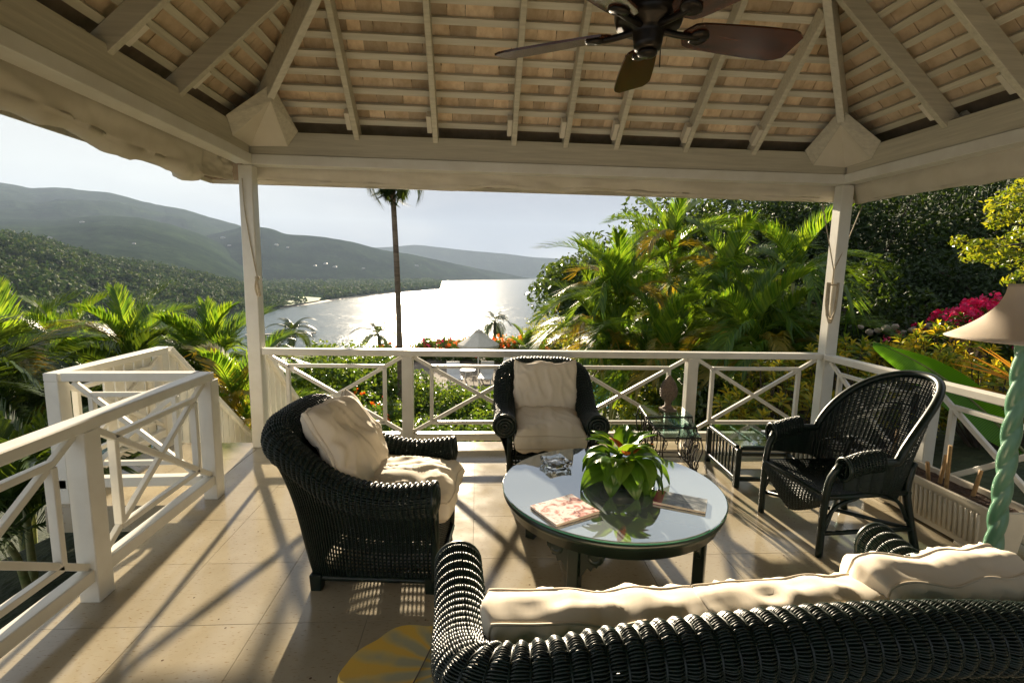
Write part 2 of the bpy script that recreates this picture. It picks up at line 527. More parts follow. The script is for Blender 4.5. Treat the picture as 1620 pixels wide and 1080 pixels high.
def link(name, me, m, parent=None, smooth=False, bevel=0, loc=None):
    if m is not None:
        me.materials.append(MATS[m])
    if bevel:
        bm = bmesh.new()
        bm.from_mesh(me)
        bmesh.ops.bevel(bm, geom=bm.edges[:], offset=bevel, segments=1, affect='EDGES', clamp_overlap=True)
        bm.to_mesh(me)
        bm.free()
    if smooth:
        me.polygons.foreach_set('use_smooth', [True] * len(me.polygons))
    me.update()
    o = bpy.data.objects.new(name, me)
    C.objects.link(o)
    if parent is not None:
        o.parent = parent
    if loc is not None:
        o.location = loc
    return o
def arrays_mesh(name, V, F, smooth=True):
    """fast mesh from arrays of vertices and equal-sided faces"""
    V = np.ascontiguousarray(V, dtype=np.float32).reshape(-1, 3)
    F = np.ascontiguousarray(F, dtype=np.int32)
    k = F.shape[1]
    me = bpy.data.meshes.new(name)
    me.vertices.add(len(V))
    me.vertices.foreach_set('co', V.ravel())
    me.loops.add(F.size)
    me.loops.foreach_set('vertex_index', F.ravel())
    me.polygons.add(len(F))
    me.polygons.foreach_set('loop_start', np.arange(0, F.size, k, dtype=np.int32))
    me.polygons.foreach_set('loop_total', np.full(len(F), k, dtype=np.int32))
    me.polygons.foreach_set('use_smooth', np.full(len(F), smooth))
    me.update(calc_edges=True)
    return me
def empty(name, loc=(0, 0, 0), rz=0):
    o = bpy.data.objects.new(name, None)
    o.empty_display_size = 0.1
    o.location = loc
    o.rotation_euler = (0, 0, rz)
    C.objects.link(o)
    return o
def tag(o, label, cat, group=None):
    o['label'] = label
    o['category'] = cat
    if group:
        o['group'] = group
    return o
def thing(name, label, cat, loc=(0, 0, 0), rz=0, group=None):
    return tag(empty(name, loc, rz), label, cat, group)
def struct(o):
    o['kind'] = 'structure'
    return o
def stuff(o, label=None, cat=None):
    o['kind'] = 'stuff'
    if label:
        o['label'] = label
        o['category'] = cat
    return o
def inst(src, name, parent, mw=None):
    """another object on the same mesh"""
    o = bpy.data.objects.new(name, src.data if hasattr(src, 'data') else src)
    C.objects.link(o)
    if parent is not None:
        o.parent = parent
    if mw is not None:
        o.matrix_local = mw
    return o
def smoothpath(pts, n):
    """Catmull-Rom through pts, n samples, even arc length"""
    P = np.array(pts, float)
    P = np.vstack([2 * P[0] - P[1], P, 2 * P[-1] - P[-2]])
    out = []
    for i in range(1, len(P) - 2):
        for t in np.linspace(0, 1, 24, endpoint=False):
            a, b, c, d = P[i - 1], P[i], P[i + 1], P[i + 2]
            out.append(0.5 * (2 * b + (c - a) * t + (2 * a - 5 * b + 4 * c - d) * t * t + (3 * b - a - 3 * c + d) * t ** 3))
    out.append(P[-2])
    out = np.array(out)
    s = np.r_[0, np.cumsum(np.linalg.norm(np.diff(out, axis=0), axis=1))]
    u = np.linspace(0, s[-1], n)
    return np.stack([np.interp(u, s, out[:, k]) for k in range(out.shape[1])], 1)
# ================================================================== terrace floor
W = 5.42
APX = W / 2
floor = MB()
floor.box((2.73, -3.46, -0.104), (5.46, 7.08, 0.2)).box((-0.467, -0.57, -0.094), (0.93, 1.30, 0.18))
floor = struct(floor.build('terrace_floor', 'floor_stone'))
tile_me = None
nx, ny = 11, 14
tw, tl = 5.46 / nx, 7.08 / ny
for j in range(ny):
    for i in range(nx):
        if tile_me is None:
            mb = MB().box((0, 0, -0.006), (tw - 0.0016, tl - 0.0016, 0.012))
            t = mb.build('floor_tile', 'floor_stone', floor, bevel=0.0006)
            tile_me = t.data
        else:
            t = inst(tile_me, 'floor_tile', floor)
        t.location = ((i + 0.5) * tw, 0.08 - (j + 0.5) * tl, rng.uniform(0.0, 0.0004) + 0.003)
for i in range(2):
    for j in range(3):
        t = inst(tile_me, 'floor_tile', floor)
        t.scale = (0.463 / tw, 0.43 / tl, 1)
        t.location = (-0.235 - i * 0.464, -0.137 - j * 0.432, 0.003)

# ================================================================== pavilion: posts, beams, open hip roof
pav = thing('pavilion', 'white timber pavilion with open raftered hip roof over the terrace', 'pavilion')
for (x, y) in ((0, 0), (W, 0), (0, -W), (W, -W)):
    MB().box((x, y, 1.255), (0.115, 0.115, 2.51)).build('post', 'white_paint', pav, bevel=0.006)
def beam(a, b, axis):
    m = MB()
    a, b = Vector(a), Vector(b)
    m.bar(a + Vector((0, 0, 2.695)), b + Vector((0, 0, 2.695)), 0.10, 0.19)
    m.build('beam', 'grey_wood' if axis == 'x' else 'grey_wood_y', pav, bevel=0.004)
    t = MB()
    t.bar(a + Vector((0, 0, 2.556)), b + Vector((0, 0, 2.556)), 0.135, 0.084)
    t.build('beam_trim', 'white_paint', pav, bevel=0.004)
beam((-0.02, 0, 0), (W + 0.02, 0, 0), 'x')
beam((0.0, -0.07, 0), (0.0, -W - 0.2, 0), 'y')
beam((W, -0.07, 0), (W, -W - 0.2, 0), 'y')
beam((0.07, -W, 0), (W - 0.07, -W, 0), 'x')

T = 0.90                                   # roof pitch (rise per metre)
CA = 1 / math.hypot(1, T)
Z_RAF, Z_BAT, Z_SHI, Z_DECK = 2.70, 2.865, 2.915, 2.975
def slope_pt(side, along, d, z0):
    """point on a roof slope: along the beam, d metres in from it"""
    z = z0 + T * d
    return Vector({'back': (along, -d, z), 'left': (d, -along, z), 'right': (W - d, -along, z), 'rear': (along, -W + d, z)}[side])
def slope_up(side):
    return Vector({'back': (0, T, 1), 'left': (-T, 0, 1), 'right': (T, 0, 1), 'rear': (0, -T, 1)}[side]).normalized()
def rafter(side, along):
    dmax = min(along, W - along) - 0.02
    if dmax < 0.1:
        return
    up = slope_up(side)
    hh = 0.12
    m = MB()
    a = slope_pt(side, along, 0.035, Z_RAF) + up * (hh / 2)
    b = slope_pt(side, along, dmax, Z_RAF) + up * (hh / 2)
    m.bar(a, b, 0.045, hh, up)
    m.build('rafter', 'grey_wood', pav, bevel=0.003)
    # nailing cleat beside the foot
    off = {'back': (-0.045, 0), 'left': (0, 0.045), 'right': (0, 0.045), 'rear': (0.045, 0)}[side]
    c = slope_pt(side, along, 0.085, Z_RAF + 0.06) + Vector((off[0], off[1], 0))
    cl = MB()
    cl.bar(c, c + (slope_pt(side, along, 0.2, 0) - slope_pt(side, along, 0.085, 0)), 0.04, 0.08, up)
    cl.build('rafter_cleat', 'cream_board', pav, bevel=0.003)
for x in (0.30, 0.946, 1.618, 2.30, 2.76, 3.215, 3.848, 4.487, 5.12):
    rafter('back', x)
yl = [-on(290, 172, 'x', 0.06).y, -on(180, 116, 'x', 0.06).y, -on(10, 28, 'x', 0.06).y]
yr = [-on(1489, 230, 'x', W - 0.06).y, -on(1622, 178, 'x', W - 0.06).y]
ls = yl + [yl[-1] + 0.66 * k for k in (1, 2, 3, 4)]
rs = yr + [yr[-1] + 0.66 * k for k in (1, 2, 3, 4, 5)]
for y in ls:
    rafter('left', y)
for y in rs:
    rafter('right', y)
for x in (1.0, 1.9, 2.7, 3.5, 4.4):
    rafter('rear', x)
for (sx, sy) in ((0, 0), (1, 0), (0, 1), (1, 1)):
    c0 = Vector((sx * W, -sy * W, 0))
    dirv = Vector((1 - 2 * sx, -(1 - 2 * sy), 0))
    a = c0 + dirv * 0.12 + Vector((0, 0, 2.66 + 0.88 * 0.12 + 0.09))
    b = c0 + dirv * (APX - 0.02) + Vector((0, 0, 2.66 + 0.88 * APX + 0.09))
    MB().bar(a, b, 0.055, 0.17).build('hip_rafter', 'white_wood', pav, bevel=0.003)
# boxed hip feet: two cream boards and their grey returns
for sx in (0, 1):
    s = 1 - 2 * sx
    def q(x, y, z):
        return (sx * W + s * x, y, z)
    A, Lp, Cp, Rp = q(0.35, -0.35, 2.945), q(0.052, -0.36, 2.672), q(0.056, -0.056, 2.662), q(0.36, -0.052, 2.672)
    A2, L2, R2 = q(0.37, -0.37, 3.07), q(0.052, -0.45, 2.80), q(0.45, -0.052, 2.80)
    MB().add([A, Lp, Cp, Rp], [(0, 1, 2), (0, 2, 3)])
    m = MB()
    m.add([A, Lp, Cp, Rp, q(0.05, -0.05, 2.80)], [(0, 1, 2), (0, 2, 3), (1, 4, 2), (2, 4, 3)])
    m.build('hip_foot_board', 'cream_board', pav)
    m = MB()
    m.add([A, A2, L2, Lp], [(0, 1, 2, 3)])
    m.add([A, Rp, R2, A2], [(0, 1, 2, 3)])
    o = m.build('hip_foot_return', 'grey_wood', pav)
    sm = o.modifiers.new('board', 'SOLIDIFY')
    sm.thickness = 0.015
    sm.offset = 0
# battens
rows = [0.035 + 0.104 * k for k in range(25)]
for side in ('back', 'left', 'right'):
    for d in rows[:15]:
        a0, a1 = d + 0.01, W - d - 0.01
        m = MB()
        up = slope_up(side)
        m.bar(slope_pt(side, a0, d, Z_BAT) + up * 0.017, slope_pt(side, a1, d, Z_BAT) + up * 0.017, 0.048, 0.034, up)
        m.build('batten', 'white_wood' if side == 'back' else 'grey_wood_y', pav)
# shingles: each split piece its own; those seldom seen are gathered
bulk = MB()
def shingle_geo(mb, side, a, w, d0, d1, lift, skew, th=0.010):
    up = slope_up(side)
    p = [slope_pt(side, a + skew, d0, Z_SHI) + up * lift, slope_pt(side, a + w + skew, d0, Z_SHI) + up * (lift + rng.uniform(-.002, .002)),
         slope_pt(side, a + w, d1, Z_SHI) + up * (lift + 0.016), slope_pt(side, a, d1, Z_SHI) + up * (lift + 0.016)]
    if side in ('left',):
        p = p[::-1]
    mb.add(p + [x + up * th for x in p], [(3, 2, 1, 0), (4, 5, 6, 7), (0, 1, 5, 4), (1, 2, 6, 5), (2, 3, 7, 6), (3, 0, 4, 7)])
n_sh = 0
for side in ('back', 'left', 'right', 'rear'):
    for k, d in enumerate(rows):
        if d > APX - 0.1:
            break
        if side == 'rear' and k % 2:
            continue
        a, end = d + 0.0, W - d
        while a < end:
            w = rng.choice((0.10, 0.12, 0.14, 0.16, 0.19, 0.22)) * rng.uniform(0.9, 1.1)
            if side != 'back' and (side == 'rear' or a > 3.9):
                w *= 2
            w = min(w, end - a + 0.02)
            if w > 0.03:
                d1 = d + 0.125
                lift = 0.004 + rng.uniform(0, 0.004) - 0.0
                d0 = d - 0.012 - (rng.uniform(0.02, 0.05) if rng.random() < 0.06 else 0)
                if side == 'back' and k < 10 and n_sh < 298:
                    mb = MB()
                    shingle_geo(mb, side, a, w - 0.004, d0, d1, lift, rng.uniform(-.003, .003))
                    mb.build('shingle', 'shingle_wood', pav)
                    n_sh += 1
                else:
                    shingle_geo(bulk, side, a, w - 0.004, d0, d1, lift, rng.uniform(-.003, .003))
            a += w
bulk = stuff(bulk.build('shingle_field', 'shingle_wood_bulk', pav))
# closed sheet added over the shingles against light leaks, carried out to the eaves
dk = MB()
def ring(o, z):
    return [(-o, o, z), (W + o, o, z), (W + o, -W - o, z), (-o, -W - o, z)]
EO, EZ = 0.60, 2.47
for dz, flip in ((0, False), (0.05, True)):
    v = ring(EO, EZ + dz) + ring(0.04, Z_DECK - 0.02 + dz) + [(APX, -APX, Z_DECK + T * APX + dz)]
    f = []
    for i in range(4):
        j = (i + 1) % 4
        f += [(i, j, 4 + j, 4 + i), (4 + i, 4 + j, 8)]
    dk.add(v, [x[::-1] for x in f] if not flip else f)
for i in range(4):
    j = (i + 1) % 4
    dk.f.append((i, j, 9 + j, 9 + i))
dk.build('roof_seal_and_eaves', 'roof_dark', pav)
# rafter tails and fascia board of the overhanging eaves
for y in [0.12, 0.38] + [v for v in ls]:
    m = MB()
    m.bar((-0.06, -y, 2.84), (-EO + 0.03, -y, EZ + 0.005), 0.045, 0.07)
    m.build('rafter_tail', 'white_wood', pav)
for y in rs[:3]:
    m = MB()
    m.bar((W + 0.06, -y, 2.84), (W + EO - 0.03, -y, EZ + 0.005), 0.045, 0.07)
    m.build('rafter_tail', 'white_wood', pav)
for a, b in (((-EO, EO), (W + EO, EO)), ((-EO, EO - 0.012), (-EO, -W - EO)), ((W + EO, EO - 0.012), (W + EO, -W - EO))):
    m = MB()
    m.bar((a[0], a[1], EZ + 0.02), (b[0], b[1], EZ + 0.02), 0.02, 0.09)
    m.build('eave_board', 'grey_wood', pav)

# ================================================================== rolled canvas blinds under the beams
def canvas(name, label, n, fn, prof_n=18):
    """fn(t) -> (top point, outward dir, drop, roll radius, seed)"""
    P = np.zeros((n, prof_n + 12, 3))
    for i in range(n):
        t = i / (n - 1)
        top, out, drop, rr, lat = fn(t)
        k = 0
        for j in range(prof_n):                     # hanging face
            s = j / (prof_n - 1)
            nz = mnoise.noise(Vector((t * 26, s * 2.0, lat))) * 0.03 * s + mnoise.noise(Vector((t * 8, s * 1.2, lat + 4))) * 0.05 * s
            P[i, k] = top + out * (0.01 + nz + 0.03 * s * s) - Vector((0, 0, drop * s))
            k += 1
        sag = mnoise.noise(Vector((t * 11, 7.7, lat))) * 0.022 + mnoise.noise(Vector((t * 33, 2.7, lat))) * 0.010
        for j in range(12):                         # the roll at its hem
            a = j / 11 * math.pi * 1.75
            r = rr * (1 + 0.40 * mnoise.noise(Vector((t * 30, a * 0.8, lat + 9))) + 0.10 * mnoise.noise(Vector((t * 90, a, lat))))
            P[i, k] = top + out * (0.04 + rr + nz - r * math.cos(a)) - Vector((0, 0, drop + sag + r * math.sin(a) * 1.0))
            k += 1
    m = MB().grid(P)
    o = m.build(name, 'canvas', None, smooth=True)
    s = o.modifiers.new('cloth', 'SOLIDIFY')
    s.thickness = 0.004
    return tag(o, label, 'blind')
canvas('canvas_blind', 'rolled cream canvas blind along the beam facing the sea', 150,
       lambda t: (Vector((0.0 + t * W, 0.075, 2.555)), Vector((0, 1, 0)), 0.13 + 0.008 * math.sin(t * 9), 0.032, 1.0))
canvas('canvas_blind', 'bulky rolled cream canvas blind along the left beam', 150,
       lambda t: (Vector((-0.075, -0.52 - t * 4.9, 2.56)), Vector((-1, 0, 0)), 0.17 + 0.02 * math.sin(t * 13), 0.062 + 0.04 * math.exp(-(t / 0.04) ** 2), 3.0))
canvas('canvas_blind', 'flat cream canvas blind along the right beam', 130,
       lambda t: (Vector((W + 0.075, 0.0 - t * 5.3, 2.56)), Vector((1, 0, 0)), 0.19 + 0.03 * t, 0.016, 6.0))
# loose end of the left blind tied back towards the post
m = MB()
P = np.zeros((26, 14, 3))
for i in range(26):
    t = i / 25
    for j in range(14):
        s = j / 13
        x = -0.09 - 0.05 * math.sin(s * math.pi) * (1 - t) - 0.02 * mnoise.noise(Vector((t * 6, s * 5, 2)))
        P[i, j] = (x, -0.56 + 0.47 * t, 2.54 - (0.21 - 0.06 * t) * s - 0.02 * t)
m.grid(P)
o = m.build('canvas_flap', 'canvas', None, smooth=True)
s = o.modifiers.new('cloth', 'SOLIDIFY')
s.thickness = 0.004
tag(o, 'loose end of the left canvas blind pulled across to the corner post', 'blind')

# cords and tied ropes
c = thing('blind_cord', 'cord running down the left corner post to a tied rope knot', 'cord')
pts = [on(383, 282, 'y', -0.075), on(387, 330, 'y', -0.07), on(397, 390, 'y', -0.066), on(407, 440, 'y', -0.066)]
MB().tube(smoothpath(pts, 20), 0.0045, 6).build('cord', 'rope', c)
kn = on(407, 440, 'y', -0.078)
for k in range(6):
    a = rng.uniform(-1, 1)
    pts = [kn + Vector((0, 0, 0.02)), kn + Vector((0.012 * a, -0.02, -0.03)), kn + Vector((0.022 * a, -0.022, -0.09)), kn + Vector((0.02 * a + 0.008, -0.014, -0.13 - 0.03 * rng.random()))]
    MB().tube(smoothpath(pts, 10), 0.006, 6).build('knot_strand', 'rope', c)
MB().lathe([(0.0, -0.02), (0.018, -0.015), (0.022, 0.0), (0.018, 0.015), (0.0, 0.02)], 10, kn).build('knot', 'rope', c, smooth=True)
c = thing('blind_cord', 'pair of cords meeting on the right corner post above a rope coil', 'cord')
meet = on(1319, 428, 'y', -0.066)
for a in (on(1301, 322, 'y', -0.10), on(1364, 326, 'y', -0.01)):
    pts = [a, a.lerp(meet, 0.5) + Vector((0, -0.005, -0.01)), meet]
    MB().tube(smoothpath(pts, 16), 0.005, 6).build('cord', 'rope', c)
MB().tube([meet, on(1316, 452, 'y', -0.066)], 0.006, 6).build('cord', 'rope', c)
c = thing('rope_coil', 'coil of pale rope hung in a long loop on the right post', 'rope')
top = on(1316, 452, 'y', -0.075)
for k in range(7):
    w = 0.05 + 0.012 * rng.uniform(-1, 1)
    h = 0.33 + 0.03 * rng.uniform(-1, 1)
    pts = []
    for i in range(15):
        a = i / 14 * math.pi
        pts.append(top + Vector((-w * math.cos(a) + rng.uniform(-.003, .003), -0.012 - 0.006 * k * 0.5, 0.03 * (1 if i in (0, 14) else 0) - h * math.sin(a) ** 0.8)))
    MB().tube(smoothpath(pts, 30), 0.0055, 6).build('rope_loop', 'rope', c)
MB().tube([top + Vector((-0.06, -0.015, 0.0)), top + Vector((0, -0.03, 0.012)), top + Vector((0.06, -0.015, 0.0))], 0.009, 6).build('rope_tie', 'rope', c)

# ================================================================== balustrades
def balustrade(name, label, p0, p1, posts, h=0.92, zb=0.055, end_posts=(), pw=0.10, boards=None):
    """chippendale railing: top and bottom rail, posts, in every bay a crossed frame"""
    root = thing(name, label, 'railing')
    p0, p1 = Vector(p0), Vector(p1)
    d = (p1 - p0)
    L = d.length
    d.normalize()
    nrm = Vector((-d.y, d.x, 0))
    def P(s, z, off=0.0):
        return p0 + d * s + nrm * off + Vector((0, 0, z))
    def bar(nm, a, b, w, hh, bev=0.003, off=0.0):
        dr = (b - a).normalized()
        up = nrm.cross(dr)
        m = MB()
        m.bar(a + nrm * off, b + nrm * off, w, hh, up)
        m.build(nm, 'white_paint', root, bevel=bev)
    bar('top_rail', P(0, h - 0.029), P(L, h - 0.029), 0.095, 0.058, 0.006)
    bar('bottom_rail', P(0, zb + 0.034), P(L, zb + 0.034), 0.07, 0.068, 0.005)
    for s in list(posts) + list(end_posts):
        m = MB()
        m.bar(P(s, 0.0), P(s, h - 0.058), pw, pw - 0.01, nrm)
        m.build('post', 'white_paint', root, bevel=0.004)
    edges = sorted(set([0.0 if 0.0 not in end_posts else 0.0] + list(posts) + [L]))
    zt, zl = h - 0.058, zb + 0.068
    for a, b in zip(edges[:-1], edges[1:]):
        s0, s1 = a + pw / 2, b - pw / 2
        w, hh = s1 - s0, zt - zl
        ins = 0.16 * w / 1.25 + 0.01
        iz = hh * ins / w
        bar('cross_brace', P(s0, zl + 0.01), P(s1, zt - 0.01), 0.030, 0.034, off=0.003)
        bar('cross_brace', P(s0, zt - 0.01), P(s1, zl + 0.01), 0.030, 0.034, off=-0.003)
        bar('frame_rail', P(s0 + ins, zt - iz), P(s1 - ins, zt - iz), 0.036, 0.032)
        bar('frame_rail', P(s0 + ins, zl + iz), P(s1 - ins, zl + iz), 0.036, 0.032)
        bar('frame_stile', P(s0 + ins, zl + iz + 0.016), P(s0 + ins, zt - iz - 0.016), 0.042, 0.032)
        bar('frame_stile', P(s1 - ins, zl + iz + 0.016), P(s1 - ins, zt - iz - 0.016), 0.042, 0.032)
    return root
balustrade('balustrade', 'long white crossed railing facing the sea behind the armchair', (0.058, 0, 0), (W - 0.058, 0, 0),
           [W * k / 4 - 0.058 for k in (1, 2, 3)])
yb = [0.0, 1.135, 2.27, 3.4]
balustrade('balustrade', 'white crossed railing along the left edge of the terrace', (0.115, -1.075, 0), (0.115, -1.075 - 3.45, 0),
           yb[1:3], end_posts=[0.0], zb=0.11, pw=0.105)
balustrade('balustrade', 'white crossed railing along the right edge beside the planter', (W - 0.03, -0.06, 0), (W - 0.03, -4.6, 0),
           [1.14, 2.28, 3.42])
balustrade('balustrade', 'short white railing closing the near side of the stair landing', (-0.78, -1.13, 0), (0.06, -1.10, 0), [], zb=0.11)
br = balustrade('balustrade', 'white railing on the outer side of the stair landing', (-0.84, -1.18, 0), (-0.84, 0.045, 0), [], end_posts=[0.05, 1.175], zb=0.11)
for k in range(5):
    m = MB().box((-0.84 - 0.030, -0.62 + k * 0.118, 0.48), (0.018, 0.10, 0.74))
    m.build('upright_board', 'white_paint', br, bevel=0.002)
# stair down to the garden with boarded balustrades
st = thing('garden_stair', 'white stair dropping from the landing towards the garden', 'stair')
nst = 10
for k in range(nst):
    m = MB().box((-0.40, 0.10 + 0.25 * k + 0.13, -0.19 * (k + 1) - 0.02), (0.82, 0.28, 0.04))
    m.build('tread', 'white_paint', st, bevel=0.004)
    MB().box((-0.40, 0.10 + 0.25 * k, -0.19 * (k + 1) + 0.085), (0.80, 0.02, 0.165)).build('riser', 'white_paint', st)
for x, nm in ((-0.84, 'outer'), (0.0, 'inner')):
    root = thing('stair_railing', {'outer': 'sloping boarded stair railing on the outer side below the landing', 'inner': 'sloping boarded stair railing just behind the left corner post'}[nm], 'railing')
    y0, sl_ = 0.10, 0.86
    ln = 2.3
    m = MB().bar((x, y0, 0.89), (x, y0 + ln, 0.89 - sl_ * ln), 0.09, 0.055)
    m.build('top_rail', 'white_paint', root, bevel=0.005)
    MB().bar((x, y0, 0.03), (x, y0 + ln, 0.03 - sl_ * ln), 0.06, 0.06).build('bottom_rail', 'white_paint', root, bevel=0.004)
    for k in range(17):
        y = y0 + 0.06 + k * 0.128
        m = MB()
        zt_, zl_ = 0.86 - sl_ * (y - y0), -0.08 - sl_ * (y - y0)
        m.add([(x - 0.01, y - 0.052, zl_ + sl_ * 0.052), (x + 0.01, y - 0.052, zl_ + sl_ * 0.052), (x + 0.01, y + 0.052, zl_ - sl_ * 0.052), (x - 0.01, y + 0.052, zl_ - sl_ * 0.052),
               (x - 0.01, y - 0.052, zt_ + sl_ * 0.052), (x + 0.01, y - 0.052, zt_ + sl_ * 0.052), (x + 0.01, y + 0.052, zt_ - sl_ * 0.052), (x - 0.01, y + 0.052, zt_ - sl_ * 0.052)],
              [(3, 2, 1, 0), (4, 5, 6, 7), (0, 1, 5, 4), (1, 2, 6, 5), (2, 3, 7, 6), (3, 0, 4, 7)])
        m.build('upright_board', 'white_paint', root)
# ================================================================== wicker
class Strands:
    """collects woven strands of one wicker part"""
    def __init__(self):
        self.V, self.F, self.n = [], [], 0
    def push(self, Pc, A, B):
        """Pc,A,B [J,K,3]: strands as four-sided rods"""
        J, K = Pc.shape[:2]
        ringv = np.stack([Pc + A, Pc + B, Pc - A, Pc - B], 2)          # J,K,4,3
        idx = np.arange(J * K * 4).reshape(J, K, 4) + self.n
        a = idx[:, :-1]
        b = idx[:, 1:]
        r = np.roll
        f = np.stack([a, b, r(b, -1, 2), r(a, -1, 2)], -1).reshape(-1, 4)
        self.V.append(ringv.reshape(-1, 3))
        self.F.append(f)
        self.n += J * K * 4
    def weave(self, surf, ts, ss, amp, rt, rn, rs=0.006, nt_stake=14, groove=0.6, sub_=2, jit=0.0):
        """weavers run along s at every t in ts, in and out of stakes standing at ss"""
        ss = np.asarray(ss)
        ts = np.asarray(ts)
        if len(ts) > 4:
            ts = np.clip(ts + nrng.normal(0, 0.13 * abs(ts[1] - ts[0]), len(ts)) * (np.arange(len(ts)) > 0) * (np.arange(len(ts)) < len(ts) - 1), 0, 1)
        nsub = sub_
        s = np.interp(np.arange((len(ss) - 1) * nsub + 1) / nsub, np.arange(len(ss)), ss)
        S, Tt = np.meshgrid(s, ts)
        P = surf(S, Tt)
        e = 1e-3
        ds = surf(np.clip(S + e, 0, 1), Tt) - surf(np.clip(S - e, 0, 1), Tt)
        dt = surf(S, np.clip(Tt + e, 0, 1)) - surf(S, np.clip(Tt - e, 0, 1))
        ds /= np.linalg.norm(ds, axis=2, keepdims=True) + 1e-12
        nn = np.cross(ds, dt)
        nn /= np.linalg.norm(nn, axis=2, keepdims=True) + 1e-12
        tt = np.cross(nn, ds)
        J, K = S.shape
        k = np.arange(len(ss))
        alt = np.where((np.arange(J)[:, None] + k[None, :]) % 2 == 0, 1.0, -1.0)
        at_stake = amp * (-groove + (1 - groove) * alt)
        pos_ = np.arange(K) / nsub
        k0 = np.minimum(pos_.astype(int), len(ss) - 2)
        fr_ = pos_ - k0
        lin = at_stake[:, k0] * (1 - fr_) + at_stake[:, k0 + 1] * fr_
        bul_ = np.sin(np.pi * fr_)
        d = lin * (1 - bul_) + amp * 0.9 * bul_
        if jit:
            d = d + nrng.normal(0, jit, d.shape)
        self.push(P + nn * d[..., None], tt * rt, nn * rn)
        # stakes
        tv = np.linspace(ts[0], ts[-1], nt_stake)
        S2, T2 = np.meshgrid(ss, tv, indexing='ij')
        P2 = surf(S2, T2)
        ds2 = surf(np.clip(S2 + e, 0, 1), T2) - surf(np.clip(S2 - e, 0, 1), T2)
        dt2 = surf(S2, np.clip(T2 + e, 0, 1)) - surf(S2, np.clip(T2 - e, 0, 1))
        dt2 /= np.linalg.norm(dt2, axis=2, keepdims=True) + 1e-12
        n2 = np.cross(ds2, dt2)
        n2 /= np.linalg.norm(n2, axis=2, keepdims=True) + 1e-12
        s2 = np.cross(dt2, n2)
        self.push(P2 - n2 * amp * 0.4, s2 * rs, n2 * rs)
    def build(self, name, m, parent):
        me = arrays_mesh(name, np.concatenate(self.V), np.concatenate(self.F))
        return link(name, me, m, parent)

def interp_path(P):
    """returns f(s) for s in 0..1 over an even polyline"""
    u = np.linspace(0, 1, len(P))
    def f(S):
        return np.stack([np.interp(S, u, P[:, k]) for k in range(P.shape[1])], -1)
    return f

